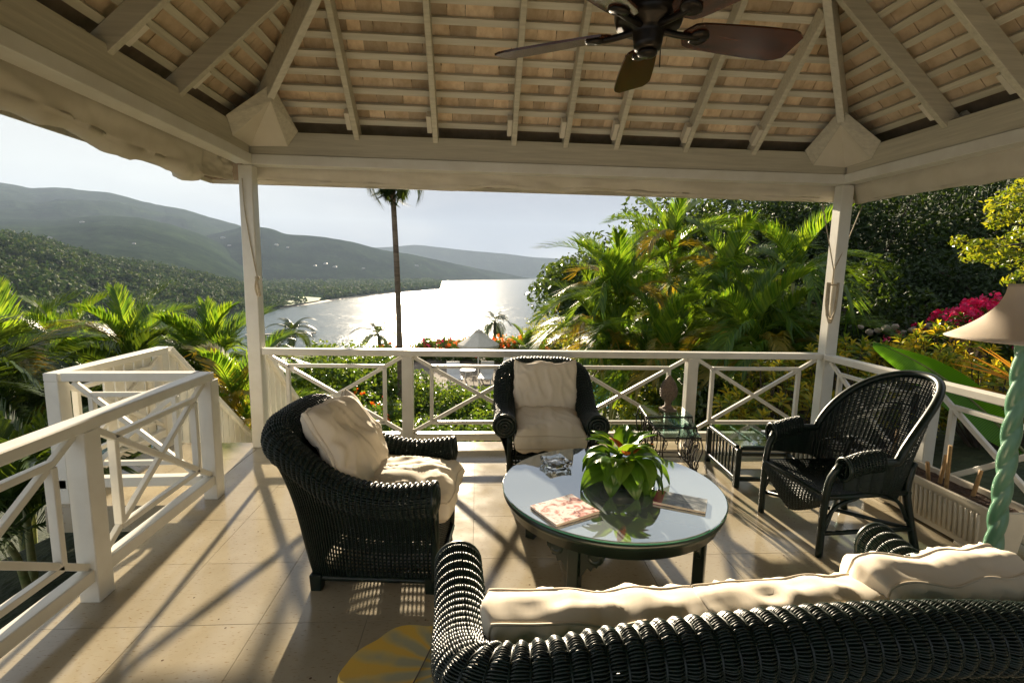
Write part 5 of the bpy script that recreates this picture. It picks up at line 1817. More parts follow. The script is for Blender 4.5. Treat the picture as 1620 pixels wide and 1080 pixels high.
for (px_, py_), s_, lab in hs:
    hit = hill_tree.ray_cast(CAM, ray(px_, py_).normalized())
    if hit[0] is None:
        p = at(px_, py_, 2100)
    else:
        p = hit[0]
    dd = (p - CAM).length
    k = 0.65 * s_ * dd / 2300
    root = thing('far_house', lab, 'house', (p.x, p.y, p.z - k * 0.1), rng.uniform(-0.4, 0.4), 'houses across the bay')
    MB().box((0, 0, k * 0.16), (k, k * 0.7, k * 0.32)).build('wall', 'house_wall', root)
    m = MB()
    a, b_, z0, z1 = k * 0.56, k * 0.40, k * 0.32, k * 0.52
    m.add([(-a, -b_, z0), (a, -b_, z0), (a, b_, z0), (-a, b_, z0), (-a * 0.5, 0, z1), (a * 0.5, 0, z1)], [(0, 1, 5, 4), (1, 2, 5), (2, 3, 4, 5), (3, 0, 4), (3, 2, 1, 0)])
    m.build('roof', 'house_roof', root)
# jetty
a, b_ = on(388, 530, 'z', SEA + 1.5), on(500, 526.5, 'z', SEA + 1.5)
jt = thing('jetty', 'thin dark jetty reaching into the bay beyond the small palm', 'jetty')
MB().bar(a, b_, 4, 0.8).build('walkway', 'pier_wood', jt)
for k in range(9):
    p = a.lerp(b_, (k + 0.5) / 9)
    MB().tube([(p.x, p.y, SEA - 2), (p.x, p.y, SEA + 1.1)], 0.5, 6).build('pile', 'pier_wood', jt)

# ================================================================== pool terrace below
pd = MB()
pd.box((9.5, 26, DECK - 0.1), (24, 17, 0.2))
pd = struct(pd.build('pool_deck', 'deck_stone'))
c0 = on(952, 617, 'z', DECK)
pw = struct(MB().box((c0.x + 1.2, c0.y - 1.5, DECK + 0.012), (7.0, 5.2, 0.02)).build('pool_water', 'pool_water'))
m = MB()
m.box((c0.x + 1.2, c0.y + 1.28, DECK + 0.03), (7.6, 0.34, 0.06)).box((c0.x - 2.5, c0.y - 1.5, DECK + 0.03), (0.34, 5.2, 0.06))
struct(m.build('pool_coping', 'house_wall', bevel=0.01))
def lounger(label, px, py, depth_hint, rz, back=35):
    p = on(px, py, 'z', DECK)
    root = thing('sun_lounger', label, 'sun lounger', (p.x, p.y, DECK + 0.002), rz, 'white sun loungers round the pool')
    m = MB()
    m.box((0, -0.25, 0.32), (0.72, 1.35, 0.06))
    m.build('seat', 'lounger_white', root, bevel=0.01)
    m = MB()
    m.bar((0, 0.42, 0.34), (0, 0.42 + 0.75 * math.cos(R(back)), 0.34 + 0.75 * math.sin(R(back))), 0.72, 0.06)
    m.build('backrest', 'lounger_white', root, bevel=0.01)
    for sx_ in (-1, 1):
        for y_ in (-0.8, 0.45):
            MB().box((sx_ * 0.3, y_, 0.145), (0.06, 0.06, 0.29)).build('leg', 'lounger_white', root)
    return root
lounger('white sun lounger left of the small round pool table', 719, 604, 0, R(8), 52)
lounger('white sun lounger right of the small round pool table', 769, 603, 0, R(-6), 52)
lounger('white sun lounger partly behind the centre armchair', 803, 597, 0, R(-12), 60)
lounger('white sun lounger across the pool, nearer the armchair', 985, 602, 0, R(70), 40)
lounger('white sun lounger across the pool, farther right', 1030, 600, 0, R(75), 40)
p = on(740, 600, 'z', DECK)
pt_ = thing('pool_table', 'small round white table between two sun loungers', 'table', (p.x, p.y, DECK))
MB().lathe([(0, 0.50), (0.42, 0.50), (0.42, 0.54), (0, 0.54)], 24).build('top', 'lounger_white', pt_)
for k in range(3):
    MB().tube([(0.28 * math.cos(k * 2.1), 0.28 * math.sin(k * 2.1), 0.0), (0.2 * math.cos(k * 2.1), 0.2 * math.sin(k * 2.1), 0.5)], 0.02, 6).build('leg', 'lounger_white', pt_)
ub = at(757, 545, 27.5)
um = thing('parasol', 'open cream garden parasol standing by the pool loungers', 'parasol', (ub.x, ub.y, DECK))
zt = at(757, 520, 27.5).z
zr = at(757, 545, 27.5).z
rr_ = 1.13
hh_ = zt - DECK
hr_ = zr - DECK
mid_ = (hh_ + hr_) / 2
m = MB()
for k in range(8):
    a0, a1 = 2 * math.pi * k / 8, 2 * math.pi * (k + 1) / 8
    mm = MB()
    pts = []
    for f, z in ((0.16, hh_ - 0.12), (0.5, hr_ + (hh_ - 0.12 - hr_) * 0.56), (1.0, hr_ + 0.04), (1.0, hr_ - 0.10)):
        for t in (0, 0.5, 1):
            a = a0 + (a1 - a0) * t
            sag = 1 - 0.04 * math.sin(math.pi * t) * f
            pts.append((rr_ * f * sag * math.cos(a), rr_ * f * sag * math.sin(a), z - 0.03 * math.sin(math.pi * t) * f))
    mm.grid(np.array(pts).reshape(4, 3, 3))
    mm.build('canopy_panel', 'umbrella_cloth', um)
    MB().bar((0.1 * math.cos(a0), 0.1 * math.sin(a0), hh_ - 0.16), (rr_ * math.cos(a0), rr_ * math.sin(a0), hr_ + 0.0), 0.03, 0.03).build('rib', 'cane', um)
MB().lathe([(rr_ * 0.24, hh_ - 0.11), (rr_ * 0.1, hh_ - 0.03), (0.0, hh_ + 0.02)], 16, cap=False).build('vent_cap', 'umbrella_cloth', um)
MB().tube([(0, 0, 0.0), (0, 0, hh_ - 0.05)], 0.03, 8).build('pole', 'lounger_white', um)
p = on(1001, 590, 'z', DECK)
cu = thing('closed_parasol', 'folded white parasol beyond the pool right of the armchair', 'parasol', (p.x, p.y, DECK))
MB().lathe([(0.02, 1.6), (0.06, 1.5), (0.16, 0.9), (0.24, 0.55), (0.20, 0.5), (0.02, 0.6)], 12).build('furled_canopy', 'umbrella_cloth', cu)
MB().tube([(0, 0, 0), (0, 0, 1.7)], 0.03, 8).build('pole', 'lounger_white', cu)

# ================================================================== planting
def leaf_cloud(centers, radii, n, size, squash=0.8, seed=0, aspect=0.5, shell=0.55, up=0.3):
    """diamond leaves scattered through clumps -> V,F arrays"""
    g = np.random.default_rng(seed)
    centers = np.asarray(centers, float)
    radii = np.asarray(radii, float)
    w = radii ** 2
    ci = g.choice(len(centers), n, p=w / w.sum())
    d = g.normal(size=(n, 3))
    d /= np.linalg.norm(d, axis=1, keepdims=True)
    rr = (shell + (1 - shell) * g.uniform(size=n)) ** 0.7
    rr = np.where(g.uniform(size=n) < 0.12, rr * 1.22, rr)
    pos = centers[ci] + d * (radii[ci] * rr)[:, None] * np.array([1, 1, squash])
    nrm = d + g.normal(size=(n, 3)) * 0.75 + np.array([0, 0, up])
    nrm /= np.linalg.norm(nrm, axis=1, keepdims=True)
    t = np.cross(nrm, g.normal(size=(n, 3)))
    t /= np.linalg.norm(t, axis=1, keepdims=True)
    b_ = np.cross(nrm, t)
    s = size * g.uniform(0.6, 1.3, n)[:, None]
    tip = pos + t * s + nrm * s * -0.15
    bas = pos - t * s
    V = np.stack([bas, pos + b_ * s * aspect + nrm * s * 0.12, tip, pos - b_ * s * aspect + nrm * s * 0.12], 1).reshape(-1, 3)
    F = np.arange(4 * n).reshape(n, 4)
    return V, F
def cloud_obj(name, VF, m, parent):
    return link(name, arrays_mesh(name, VF[0], VF[1], smooth=False), m, parent)
def clumps(c_, rx, ry, rz_, n, r, seed, lower=-0.6):
    g = np.random.default_rng(seed)
    out = []
    while len(out) < n:
        d = g.normal(size=3)
        d /= np.linalg.norm(d)
        if d[2] < lower:
            continue
        k = g.uniform(0.45, 1.0)
        out.append((c_[0] + d[0] * rx * k, c_[1] + d[1] * ry * k, c_[2] + d[2] * rz_ * k))
    return np.array(out), r * g.uniform(0.65, 1.25, n)
def tree(name, label, x, y, top, rx, rz_, n, size, lm, bm_='bark_dark', seed=1, ncl=26, group=None, aspect=0.5, clr=0.42, trunk=0.16, squash=0.75):
    g = np.random.default_rng(seed)
    z0 = gz(x, y)
    root = thing(name, label, 'tree', (x, y, z0), 0, group)
    cz = top - rz_ - z0
    cs, rs_ = clumps((0, 0, cz), rx, rx, rz_, ncl, rx * clr, seed)
    cloud_obj('crown', leaf_cloud(cs, rs_, n, size, squash, seed, aspect), lm, root)
    m = MB()
    m.tube(smoothpath([(0, 0, -0.3), (0.1 * rx * g.uniform(-1, 1), 0.1 * rx * g.uniform(-1, 1), cz * 0.5), (0, 0, cz)], 9), list(np.linspace(trunk, trunk * 0.5, 9)), 7)
    for c_ in cs[:10]:
        s0 = Vector((0, 0, cz * g.uniform(0.55, 0.95)))
        m.tube(smoothpath([s0, s0.lerp(Vector(c_), 0.5) + Vector((0, 0, 0.08 * rx)), c_], 6), list(np.linspace(trunk * 0.4, trunk * 0.08, 6)), 5)
    m.build('trunk', bm_, root, smooth=True)
    return root
def bush(name, label, x, y, top, rx, ry, n, size, lm, seed, cat='bush', flowers=None, ncl=16, group=None, z0=None, aspect=0.55, clr=0.5, fl_size=None, fl_n=0):
    z0 = gz(x, y) if z0 is None else z0
    root = thing(name, label, cat, (x, y, z0), 0, group)
    h = max(0.4, top - z0)
    cs, rs_ = clumps((0, 0, h * 0.42), rx, ry, h * 0.42, ncl, min(rx, ry, h) * clr, seed, lower=-0.9)
    cloud_obj('foliage', leaf_cloud(cs, rs_, n, size, 0.9, seed, aspect), lm, root)
    m = MB()
    for k in range(5):
        c_ = cs[k]
        m.tube([(c_[0] * 0.1, c_[1] * 0.1, -0.1), tuple(c_ * np.array([0.6, 0.6, 0.7])), tuple(c_)], [0.03, 0.02, 0.008], 5)
    m.build('stem', 'bark_dark', root)
    if flowers:
        up_ = cs[:, 2] > h * 0.3
        cs2, rs2 = cs[up_], rs_[up_] * 1.05
        g = np.random.default_rng(seed + 99)
        d = g.normal(size=(fl_n, 3))
        d[:, 2] = np.abs(d[:, 2])
        d /= np.linalg.norm(d, axis=1, keepdims=True)
        ci = g.integers(0, len(cs2), fl_n)
        heads = cs2[ci] + d * rs2[ci][:, None]
        V, F = leaf_cloud(heads, np.full(len(heads), fl_size * 2.2), fl_n * 10, fl_size, 0.8, seed + 5, 0.8, 0.2)
        stuff(cloud_obj('flowers', (V, F), flowers, root))
    return root
def pxtop(px, py, depth):
    return at(px, py, depth)

# ---- palm fronds
def frond(L, nl, ll, arch, vang, wid, seed, droop=0.35, start=0.14, twist=0.0):
    g = random.Random(seed)
    m = MB()
    ns = 14
    pts = []
    x = z = 0.0
    for i in range(ns + 1):
        t = i / ns
        pts.append(Vector((x, 0, z)))
        a = -arch * t ** 1.35
        x += L / ns * math.cos(a)
        z += L / ns * math.sin(a)
    def P(t):
        f = t * ns
        k = min(int(f), ns - 1)
        return pts[k].lerp(pts[k + 1], f - k), (pts[k + 1] - pts[k]).normalized()
    m.tube(pts[::2], list(np.linspace(0.016, 0.003, len(pts[::2]))), 5)
    for i in range(nl):
        t = start + (1 - start) * (i / (nl - 1)) * 0.985
        p, tg = P(t)
        up = Vector((0, 1, 0)).cross(tg) * -1
        if up.z < 0 and abs(tg.x) > 0.1:
            up = -up
        l = ll * (0.45 + 0.55 * math.sin(math.pi * (0.15 + 0.78 * t))) * g.uniform(0.9, 1.08)
        fw_ang = R(60) - R(34) * t
        for sgn in (-1, 1):
            va = vang * g.uniform(0.75, 1.2)
            side = Vector((0, sgn, 0))
            d = (tg * math.cos(fw_ang) + (side * math.cos(va) + up * math.sin(va)) * math.sin(fw_ang)).normalized()
            wv_ = d.cross(up if abs(d.dot(up)) < 0.9 else tg).normalized()
            nrm = wv_.cross(d)
            p1 = p + d * l * 0.5
            p2 = p + d * l + Vector((0, 0, -droop * l * g.uniform(0.6, 1.3)))
            w = wid * g.uniform(0.85, 1.15)
            m.add([p - wv_ * w * 0.25, p + wv_ * w * 0.25, p1 + wv_ * w * 0.5, p1 - wv_ * w * 0.5, p2], [(0, 1, 2, 3), (3, 2, 4)])
    return m
def frond_bank(n, m, **kw):
    out = []
    for k in range(n):
        mb = frond(seed=k * 17 + 3, **kw)
        me = bpy.data.meshes.new('frond')
        me.from_pydata(mb.v, [], mb.f)
        me.materials.append(MATS[m])
        out.append(me)
    return out
areca_fr = frond_bank(3, 'areca_leaf', L=2.0, nl=62, ll=0.52, arch=1.5, vang=0.7, wid=0.028, droop=0.30) + frond_bank(2, 'areca_leaf', L=1.9, nl=58, ll=0.50, arch=2.1, vang=0.45, wid=0.027, droop=0.55)
areca_fr2 = frond_bank(3, 'areca_leaf', L=1.7, nl=56, ll=0.46, arch=0.95, vang=0.8, wid=0.030, droop=0.18)
gold_fr = frond_bank(2, 'areca_gold', L=1.7, nl=52, ll=0.44, arch=1.9, vang=0.4, wid=0.028, droop=0.5)
shade_fr = frond_bank(3, 'tree_leaf', L=1.9, nl=56, ll=0.5, arch=1.5, vang=0.6, wid=0.030, droop=0.3)  # same palm in a darker leaf colour, shade painted in below the terrace
coco_fr = frond_bank(4, 'coconut_leaf', L=2.6, nl=40, ll=0.75, arch=1.7, vang=0.15, wid=0.05, droop=0.55)
def mat_frond(p, az, el, roll=0.0, s=1.0):
    return Matrix.Translation(p) @ Matrix.Rotation(az, 4, 'Z') @ Matrix.Rotation(-el, 4, 'Y') @ Matrix.Rotation(roll, 4, 'X') @ Matrix.Scale(s, 4)
def areca(label, px, py, depth, nst, nfr, s, seed, spread=0.5, gold=0.08, group='feathery palms in the garden', hvar=0.9, dark=False):
    """clump whose main crown sits at pixel (px,py) and depth"""
    g = random.Random(seed)
    c_ = at(px, py, depth)
    z0 = gz(c_.x, c_.y)
    root = thing('areca_palm', label, 'palm', (c_.x, c_.y, z0), 0, group)
    for k in range(nst):
        a = g.uniform(0, 6.28)
        rr = 0 if k == 0 else g.uniform(0.3, 1.0) * spread
        hgt = (c_.z - z0) - (0 if k == 0 else g.uniform(0.1, 1.0) * hvar)
        hgt = max(hgt, 0.5)
        top = Vector((rr * math.cos(a), rr * math.sin(a), hgt))
        foot = Vector((top.x * 0.25, top.y * 0.25, -0.2))
        MB().tube(smoothpath([foot, foot.lerp(top, 0.5) + Vector((0, 0, 0.1)), top], 9), list(np.linspace(0.05, 0.03, 9) * min(1.2, s)), 7).build('stem', 'palm_stem', root, smooth=True)
        for f in range(nfr):
            az = f * 2.399 + g.uniform(-.3, .3) + k
            lvl = f / max(1, nfr - 1)
            el = R(80) - R(62) * lvl + g.uniform(-.12, .12)
            bank = gold_fr if g.random() < gold * (1 + 2 * lvl) else (areca_fr2 if lvl < 0.35 else areca_fr)
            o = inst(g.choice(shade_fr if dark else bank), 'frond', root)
            o.matrix_local = mat_frond(top + Vector((0, 0, 0.05)), az, el, g.uniform(-.35, .35), s * g.uniform(0.82, 1.12))
    return root
def coconut(label, px, py, depth, s, nfr, seed, base=None, lean=0.0, group='coconut palms towards the sea', trunk=0.13, el_lo=-35, el_hi=75):
    g = random.Random(seed)
    c_ = at(px, py, depth)
    bx, by = (c_.x + lean, c_.y)
    z0 = gz(bx, by) if base is None else base
    root = thing('coconut_palm', label, 'palm', (bx, by, z0), 0, group)
    top = Vector((c_.x - bx, 0, c_.z - z0))
    MB().tube(smoothpath([(0, 0, -0.3), (top.x * 0.35, 0.02, top.z * 0.5), tuple(top)], 14), list(np.linspace(trunk * 1.15, trunk * 0.8, 14)), 9).build('trunk', 'bark', root, smooth=True)
    for f in range(nfr):
        az = f * 2.399 + g.uniform(-.2, .2)
        el = R(el_hi) + (R(el_lo) - R(el_hi)) * (f / (nfr - 1)) + g.uniform(-.1, .1)
        o = inst(g.choice(coco_fr), 'frond', root)
        o.matrix_local = mat_frond(top, az, el, g.uniform(-.3, .3), s * g.uniform(0.85, 1.1))
    return root
# left-hand palms below the landing
areca('feathery palm with a high arching crown left of the corner post', 205, 568, 8.6, 3, 12, 0.85, 1)
areca('feathery palm at the far left edge of the garden', 15, 600, 7.2, 3, 12, 0.85, 2)
areca('feathery palm behind the outer landing post', 105, 575, 9.2, 3, 11, 0.85, 3)
areca('feathery palm arching behind the left corner post', 325, 592, 9.0, 3, 12, 0.85, 4)
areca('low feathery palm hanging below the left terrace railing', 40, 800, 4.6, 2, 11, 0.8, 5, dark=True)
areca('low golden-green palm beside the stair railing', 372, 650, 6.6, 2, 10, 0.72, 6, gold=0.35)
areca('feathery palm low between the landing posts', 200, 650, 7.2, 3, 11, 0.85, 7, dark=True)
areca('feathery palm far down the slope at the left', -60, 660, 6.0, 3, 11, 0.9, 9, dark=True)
# right-hand palms
areca('tallest feathery palm rising right of the bay', 1062, 398, 11.5, 2, 12, 0.95, 11, spread=0.7, hvar=1.6)
areca('feathery palm leaning over the bay at the left of the thicket', 975, 470, 11.0, 3, 12, 0.95, 12, spread=0.8, hvar=1.4)
areca('feathery palm with upright crown left of the right post', 1255, 448, 9.0, 2, 12, 0.85, 13, hvar=1.2)
areca('feathery palm in the middle of the right thicket', 1150, 455, 10.5, 3, 12, 0.95, 14, hvar=1.5)
areca('low feathery palm above the railing near the finial', 1045, 560, 9.5, 3, 11, 0.85, 15, hvar=0.6)
areca('low feathery palm above the railing beside the pool', 960, 560, 10.5, 2, 11, 0.8, 16, hvar=0.6, gold=0.2)
areca('dark feathery palm low beside the right post', 1190, 540, 8.6, 3, 11, 0.8, 17, hvar=0.6)
areca('feathery palm partly hidden behind the right thicket', 1110, 500, 13.0, 3, 11, 1.0, 18, hvar=1.0)
# tall palm in the view and small palms by the shore
c_ = at(618, 243, 10.5)
b_ = at(627, 652, 10.5)
coconut('tall slender palm whose crown hides behind the canvas blind', 618, 243, 10.5, 0.40, 20, 21, base=gz(b_.x, b_.y), lean=b_.x - c_.x, trunk=0.066, el_lo=-86, el_hi=40)
coconut('small dark palm above the railing near the left corner post', 462, 524, 42, 0.85, 13, 22, trunk=0.2, el_lo=-10)
coconut('small palm left of the tall palm trunk by the water', 600, 530, 34, 0.7, 12, 23, trunk=0.15, el_lo=-10)
coconut('small palm standing alone against the glitter beside the parasol', 783, 508, 60, 0.95, 13, 24, trunk=0.2)
coconut('tiny palm against the water right of the parasol', 857, 524, 85, 0.75, 12, 25, trunk=0.2)
coconut('drooping palm at the water edge beside the left post', 440, 548, 36, 0.6, 12, 27, trunk=0.15, el_lo=-20)
areca('bushy palm beside the flower hedge right of the parasol', 830, 552, 33, 2, 12, 0.95, 26, spread=0.9)

# trees on the right-hand slope
G = 'trees on the slope at the right'
def T_(name, label, px, py, depth, rx, rz_, n, size, lm, seed, **k):
    p = at(px, py, depth)
    return tree(name, label, p.x, p.y, p.z, rx, rz_, n, size, lm, seed=seed, group=G, **k)
T_('broadleaf_tree', 'dark tree leaning out over the bay', 955, 385, 26, 3.6, 3.0, 9000, 0.15, 'tree_leaf', 31, clr=0.36, ncl=34)
T_('broadleaf_tree', 'leafy tree on the skyline behind the tallest palm', 1075, 318, 24, 4.2, 3.6, 9000, 0.16, 'tree_leaf', 32, clr=0.36, ncl=34)
T_('broadleaf_tree', 'dense tree behind the palms under the canvas blind', 1180, 300, 20, 4.0, 4.0, 9000, 0.15, 'tree_leaf', 33, clr=0.38, ncl=34)
T_('feathery_tree', 'pale olive feathery tree at the water side', 935, 482, 34, 4.4, 2.6, 9000, 0.14, 'feathery_leaf', 34, aspect=0.3)
T_('feathery_tree', 'olive feathery tree just behind the low palms', 1000, 470, 28, 3.6, 2.6, 7000, 0.13, 'feathery_leaf', 35, aspect=0.3)
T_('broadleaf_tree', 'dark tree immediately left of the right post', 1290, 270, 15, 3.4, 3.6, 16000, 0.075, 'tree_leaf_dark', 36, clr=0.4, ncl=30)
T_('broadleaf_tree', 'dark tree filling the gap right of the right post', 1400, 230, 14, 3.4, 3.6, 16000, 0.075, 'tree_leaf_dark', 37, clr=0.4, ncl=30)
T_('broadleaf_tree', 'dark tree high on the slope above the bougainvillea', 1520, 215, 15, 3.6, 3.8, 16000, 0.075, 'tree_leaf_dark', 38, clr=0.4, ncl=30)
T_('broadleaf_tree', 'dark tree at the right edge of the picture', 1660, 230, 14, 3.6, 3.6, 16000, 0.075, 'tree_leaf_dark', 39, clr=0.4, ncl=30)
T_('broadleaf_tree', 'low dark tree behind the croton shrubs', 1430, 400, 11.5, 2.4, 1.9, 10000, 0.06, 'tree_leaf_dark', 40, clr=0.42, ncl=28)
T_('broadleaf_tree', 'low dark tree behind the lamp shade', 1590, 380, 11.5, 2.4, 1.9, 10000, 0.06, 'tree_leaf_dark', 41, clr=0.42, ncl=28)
T_('broadleaf_tree', 'round dark tree behind the middle palms', 1150, 420, 16, 3.0, 2.6, 8000, 0.11, 'tree_leaf', 42, ncl=28)
T_('broadleaf_tree', 'small tree right behind the right post', 1345, 405, 10.5, 1.2, 1.1, 4000, 0.06, 'tree_leaf', 43, ncl=18, trunk=0.07)
T_('broadleaf_tree', 'low tree filling the thicket below the tallest palm', 1050, 500, 15.5, 2.6, 2.0, 8000, 0.10, 'hedge_leaf', 44, ncl=26)
T_('broadleaf_tree', 'low shady tree behind the yellow crotons', 1260, 470, 11.5, 2.2, 1.9, 7000, 0.08, 'tree_leaf', 45, ncl=24)
# bright leafy bough reaching in at the top right
p = at(1700, 352, 7.0)
root = thing('leafy_bough_tree', 'sunlit yellow-green tree reaching in at the right edge', 'tree', (p.x, p.y, gz(p.x, p.y)))
z0 = gz(p.x, p.y)
cs, rs_ = [], []
for px_, py_, r_ in ((1600, 325, 0.28), (1560, 395, 0.22), (1625, 385, 0.32), (1535, 405, 0.15), (1590, 410, 0.2), (1640, 300, 0.3), (1680, 350, 0.5), (1610, 445, 0.16), (1520, 382, 0.12), (1640, 430, 0.22), (1580, 350, 0.16)):
    q_ = at(px_, py_, 6.8 + rng.uniform(-.3, .3))
    cs.append((q_.x - p.x, q_.y - p.y, q_.z - z0))
    rs_.append(r_)
cloud_obj('crown', leaf_cloud(cs, rs_, 2600, 0.045, 0.7, 77, 0.42), 'bright_leaf', root)
m = MB()
m.tube(smoothpath([(0, 0, -0.2), (0.1, 0, (p.z - z0) * 0.6), (0, 0, p.z - z0)], 8), list(np.linspace(0.12, 0.06, 8)), 7)
for c_ in cs:
    m.tube(smoothpath([(0, 0, p.z - z0 - 0.4), tuple((np.array(c_) + np.array([0, 0, p.z - z0 - 0.3])) / 2 + np.array([0, 0, 0.05])), c_], 6), list(np.linspace(0.03, 0.006, 6)), 5)
m.build('branches', 'bark_dark', root, smooth=True)

# bushes of the lower garden
G2 = 'clipped and flowering bushes of the lower garden'
def B_(label, px, py, depth, rx, ry, n, size, lm, seed, name='garden_bush', **k):
    p = at(px, py, depth)
    return bush(name, label, p.x, p.y, p.z, rx, ry, n, size, lm, seed, group=G2, **k)
B_('large green bush behind the left end of the long railing', 470, 540, 10, 1.3, 1.2, 7000, 0.055, 'hedge_leaf', 51, ncl=24)
B_('large green bush rising above the railing left of the tall palm', 545, 534, 11.5, 1.5, 1.3, 8000, 0.055, 'hedge_leaf', 52, ncl=26)
B_('leafy bush against the tall palm trunk', 612, 532, 13, 1.1, 1.1, 5000, 0.055, 'hedge_leaf', 53, ncl=20)
B_('low ixora bush with orange-red flowers by the tall palm', 585, 640, 8.5, 0.9, 0.8, 5000, 0.040, 'hedge_leaf', 54, ncl=20, flowers='ixora_flower', fl_size=0.02, fl_n=26)
B_('low green bush with few orange flowers behind the armchair', 520, 652, 7.2, 0.9, 0.7, 5000, 0.040, 'hedge_leaf', 55, ncl=20, flowers='ixora_flower', fl_size=0.018, fl_n=8)
B_('rounded green bush just right of the second railing post', 690, 612, 12.5, 1.0, 0.9, 5000, 0.05, 'hedge_leaf', 56, ncl=18)
B_('glossy sunlit bush left of the centre armchair', 760, 612, 12.0, 1.1, 0.9, 6000, 0.05, 'hedge_leaf', 57, ncl=20)
B_('dark bush beside the pool deck behind the second post', 672, 596, 15, 0.9, 0.9, 4000, 0.05, 'tree_leaf', 58, ncl=16)
B_('low hedge strip at the foot of the long railing', 720, 668, 7.6, 1.5, 0.45, 6000, 0.035, 'hedge_leaf', 59, ncl=26, clr=0.7)
B_('low hedge strip at the railing foot behind the armchair', 880, 668, 7.4, 1.4, 0.45, 5000, 0.035, 'hedge_leaf', 60, ncl=24, clr=0.7)
B_('bright green bush right of the pool water', 1040, 603, 9.6, 0.75, 0.7, 6000, 0.05, 'bright_leaf', 61, ncl=20)
B_('low bright bush behind the nesting tables', 1060, 634, 8.2, 0.9, 0.6, 5000, 0.045, 'bright_leaf', 62, ncl=18)
B_('bush hidden low behind the centre armchair', 870, 628, 11, 1.2, 0.8, 5000, 0.05, 'hedge_leaf', 63, ncl=18)
B_('dark shrub below the railing post near the finial', 1120, 600, 8.6, 0.9, 0.8, 5000, 0.05, 'tree_leaf', 64, ncl=18)
B_('low hedge strip at the railing foot near the rattan table', 1100, 664, 7.4, 1.4, 0.5, 5000, 0.04, 'tree_leaf', 65, ncl=22, clr=0.7)
B_('leafy bush beside the garden stair', 440, 640, 7.0, 0.6, 0.6, 3000, 0.045, 'hedge_leaf', 66, ncl=14)
# flower hedge behind the pool
for k, (px_, py_, d_, r_, fm, nf, lab) in enumerate((
        (640, 543, 33, 1.6, 'ixora_flower', 18, 'flower hedge with red blooms left of the parasol'),
        (690, 530, 34, 1.4, 'magenta_flower', 26, 'pink bougainvillea hedge at the edge of the glitter'),
        (725, 538, 33, 1.3, 'ixora_flower', 40, 'scarlet flower hedge left beside the parasol pole'),
        (775, 540, 33, 1.4, 'ixora_flower', 46, 'scarlet flower hedge behind the parasol'),
        (812, 536, 34, 1.4, 'orange_flower', 60, 'orange flower hedge right of the parasol'),
        (860, 546, 33, 1.5, 'orange_flower', 22, 'orange flower hedge behind the armchair back'),
        (905, 544, 33, 1.6, 'ixora_flower', 14, 'green hedge with scattered red blooms beyond the pool'),
        (965, 552, 33, 1.6, 'ixora_flower', 8, 'dark green hedge beyond the pool at the right'))):
    B_(lab, px_, py_, d_, r_ * 1.15, 1.2, 4500, 0.075, 'hedge_leaf', 70 + k, name='flower_hedge', flowers=fm, fl_size=0.07, fl_n=int(nf * 1.5), ncl=20, clr=0.55)
# crotons
def croton(label, px, py, depth, r, nros, seed):
    p = at(px, py, depth)
    z0 = gz(p.x, p.y)
    root = thing('croton_shrub', label, 'shrub', (p.x, p.y, z0), 0, 'golden croton shrubs')
    g = np.random.default_rng(seed)
    h = p.z - z0
    Vs, Fs, n = [], [], 0
    st_ = MB()
    for k in range(nros):
        a = g.uniform(0, 6.28)
        q_ = g.uniform(0.1, 1.0) ** 0.6
        top = np.array([r * q_ * math.cos(a), r * q_ * math.sin(a), h * (1 - 0.75 * q_ * g.uniform(0.3, 1.1))])
        st_.tube([(top[0] * 0.2, top[1] * 0.2, -0.1), tuple(top * np.array([0.75, 0.75, 0.55])), tuple(top)], [0.014, 0.010, 0.006], 5)
        ax = np.array([math.cos(a) * 0.5 * q_, math.sin(a) * 0.5 * q_, 1.0])
        ax /= np.linalg.norm(ax)
        e1 = np.cross(ax, [0.3, 0.9, 0.1])
        e1 /= np.linalg.norm(e1)
        e2 = np.cross(ax, e1)
        for f in range(16):
            an = f * 2.399
            el = R(75) - R(75) * f / 15
            d = (e1 * math.cos(an) + e2 * math.sin(an)) * math.cos(el) + ax * math.sin(el)
            ln = g.uniform(0.13, 0.22) * (0.7 + 0.3 * f / 15)
            sd = np.cross(d, ax)
            sd /= np.linalg.norm(sd) + 1e-9
            nn = np.cross(sd, d)
            b0 = top - ax * (f * 0.008)
            w = ln * 0.17
            V = [b0, b0 + d * ln * 0.5 + sd * w + nn * 0.012, b0 + d * ln - ax * 0.03, b0 + d * ln * 0.5 - sd * w + nn * 0.012]
            Vs.append(V)
            Fs.append([n, n + 1, n + 2, n + 3])
            n += 4
    cloud_obj('foliage', (np.array(Vs).reshape(-1, 3), np.array(Fs)), 'croton_leaf', root)
    st_.build('stem', 'bark_dark', root)
croton('large golden croton shrub behind the railing left of the right post', 1240, 552, 7.2, 0.75, 70, 81)
croton('golden croton shrub low behind the rattan table', 1190, 600, 7.0, 0.55, 46, 82)
croton('golden croton shrub just right of the right post', 1350, 515, 7.0, 0.60, 50, 83)
croton('golden croton shrub beneath the huge leaf', 1425, 530, 6.4, 0.65, 50, 84)
croton('yellow-green croton shrub beside the bougainvillea', 1500, 500, 7.4, 0.55, 40, 85)
croton('dusky croton shrub behind the lamp stem', 1580, 560, 6.0, 0.6, 46, 86)
B_('magenta bougainvillea heaped on the slope left of the lamp shade', 1550, 466, 8.4, 1.0, 0.6, 3000, 0.045, 'hedge_leaf', 91, name='bougainvillea', flowers='magenta_flower', fl_size=0.036, fl_n=240, ncl=22)
B_('small magenta bougainvillea above the stone edging', 1462, 500, 9.2, 0.6, 0.4, 2500, 0.04, 'tree_leaf', 92, name='bougainvillea', flowers='magenta_flower', fl_size=0.03, fl_n=26, ncl=14)
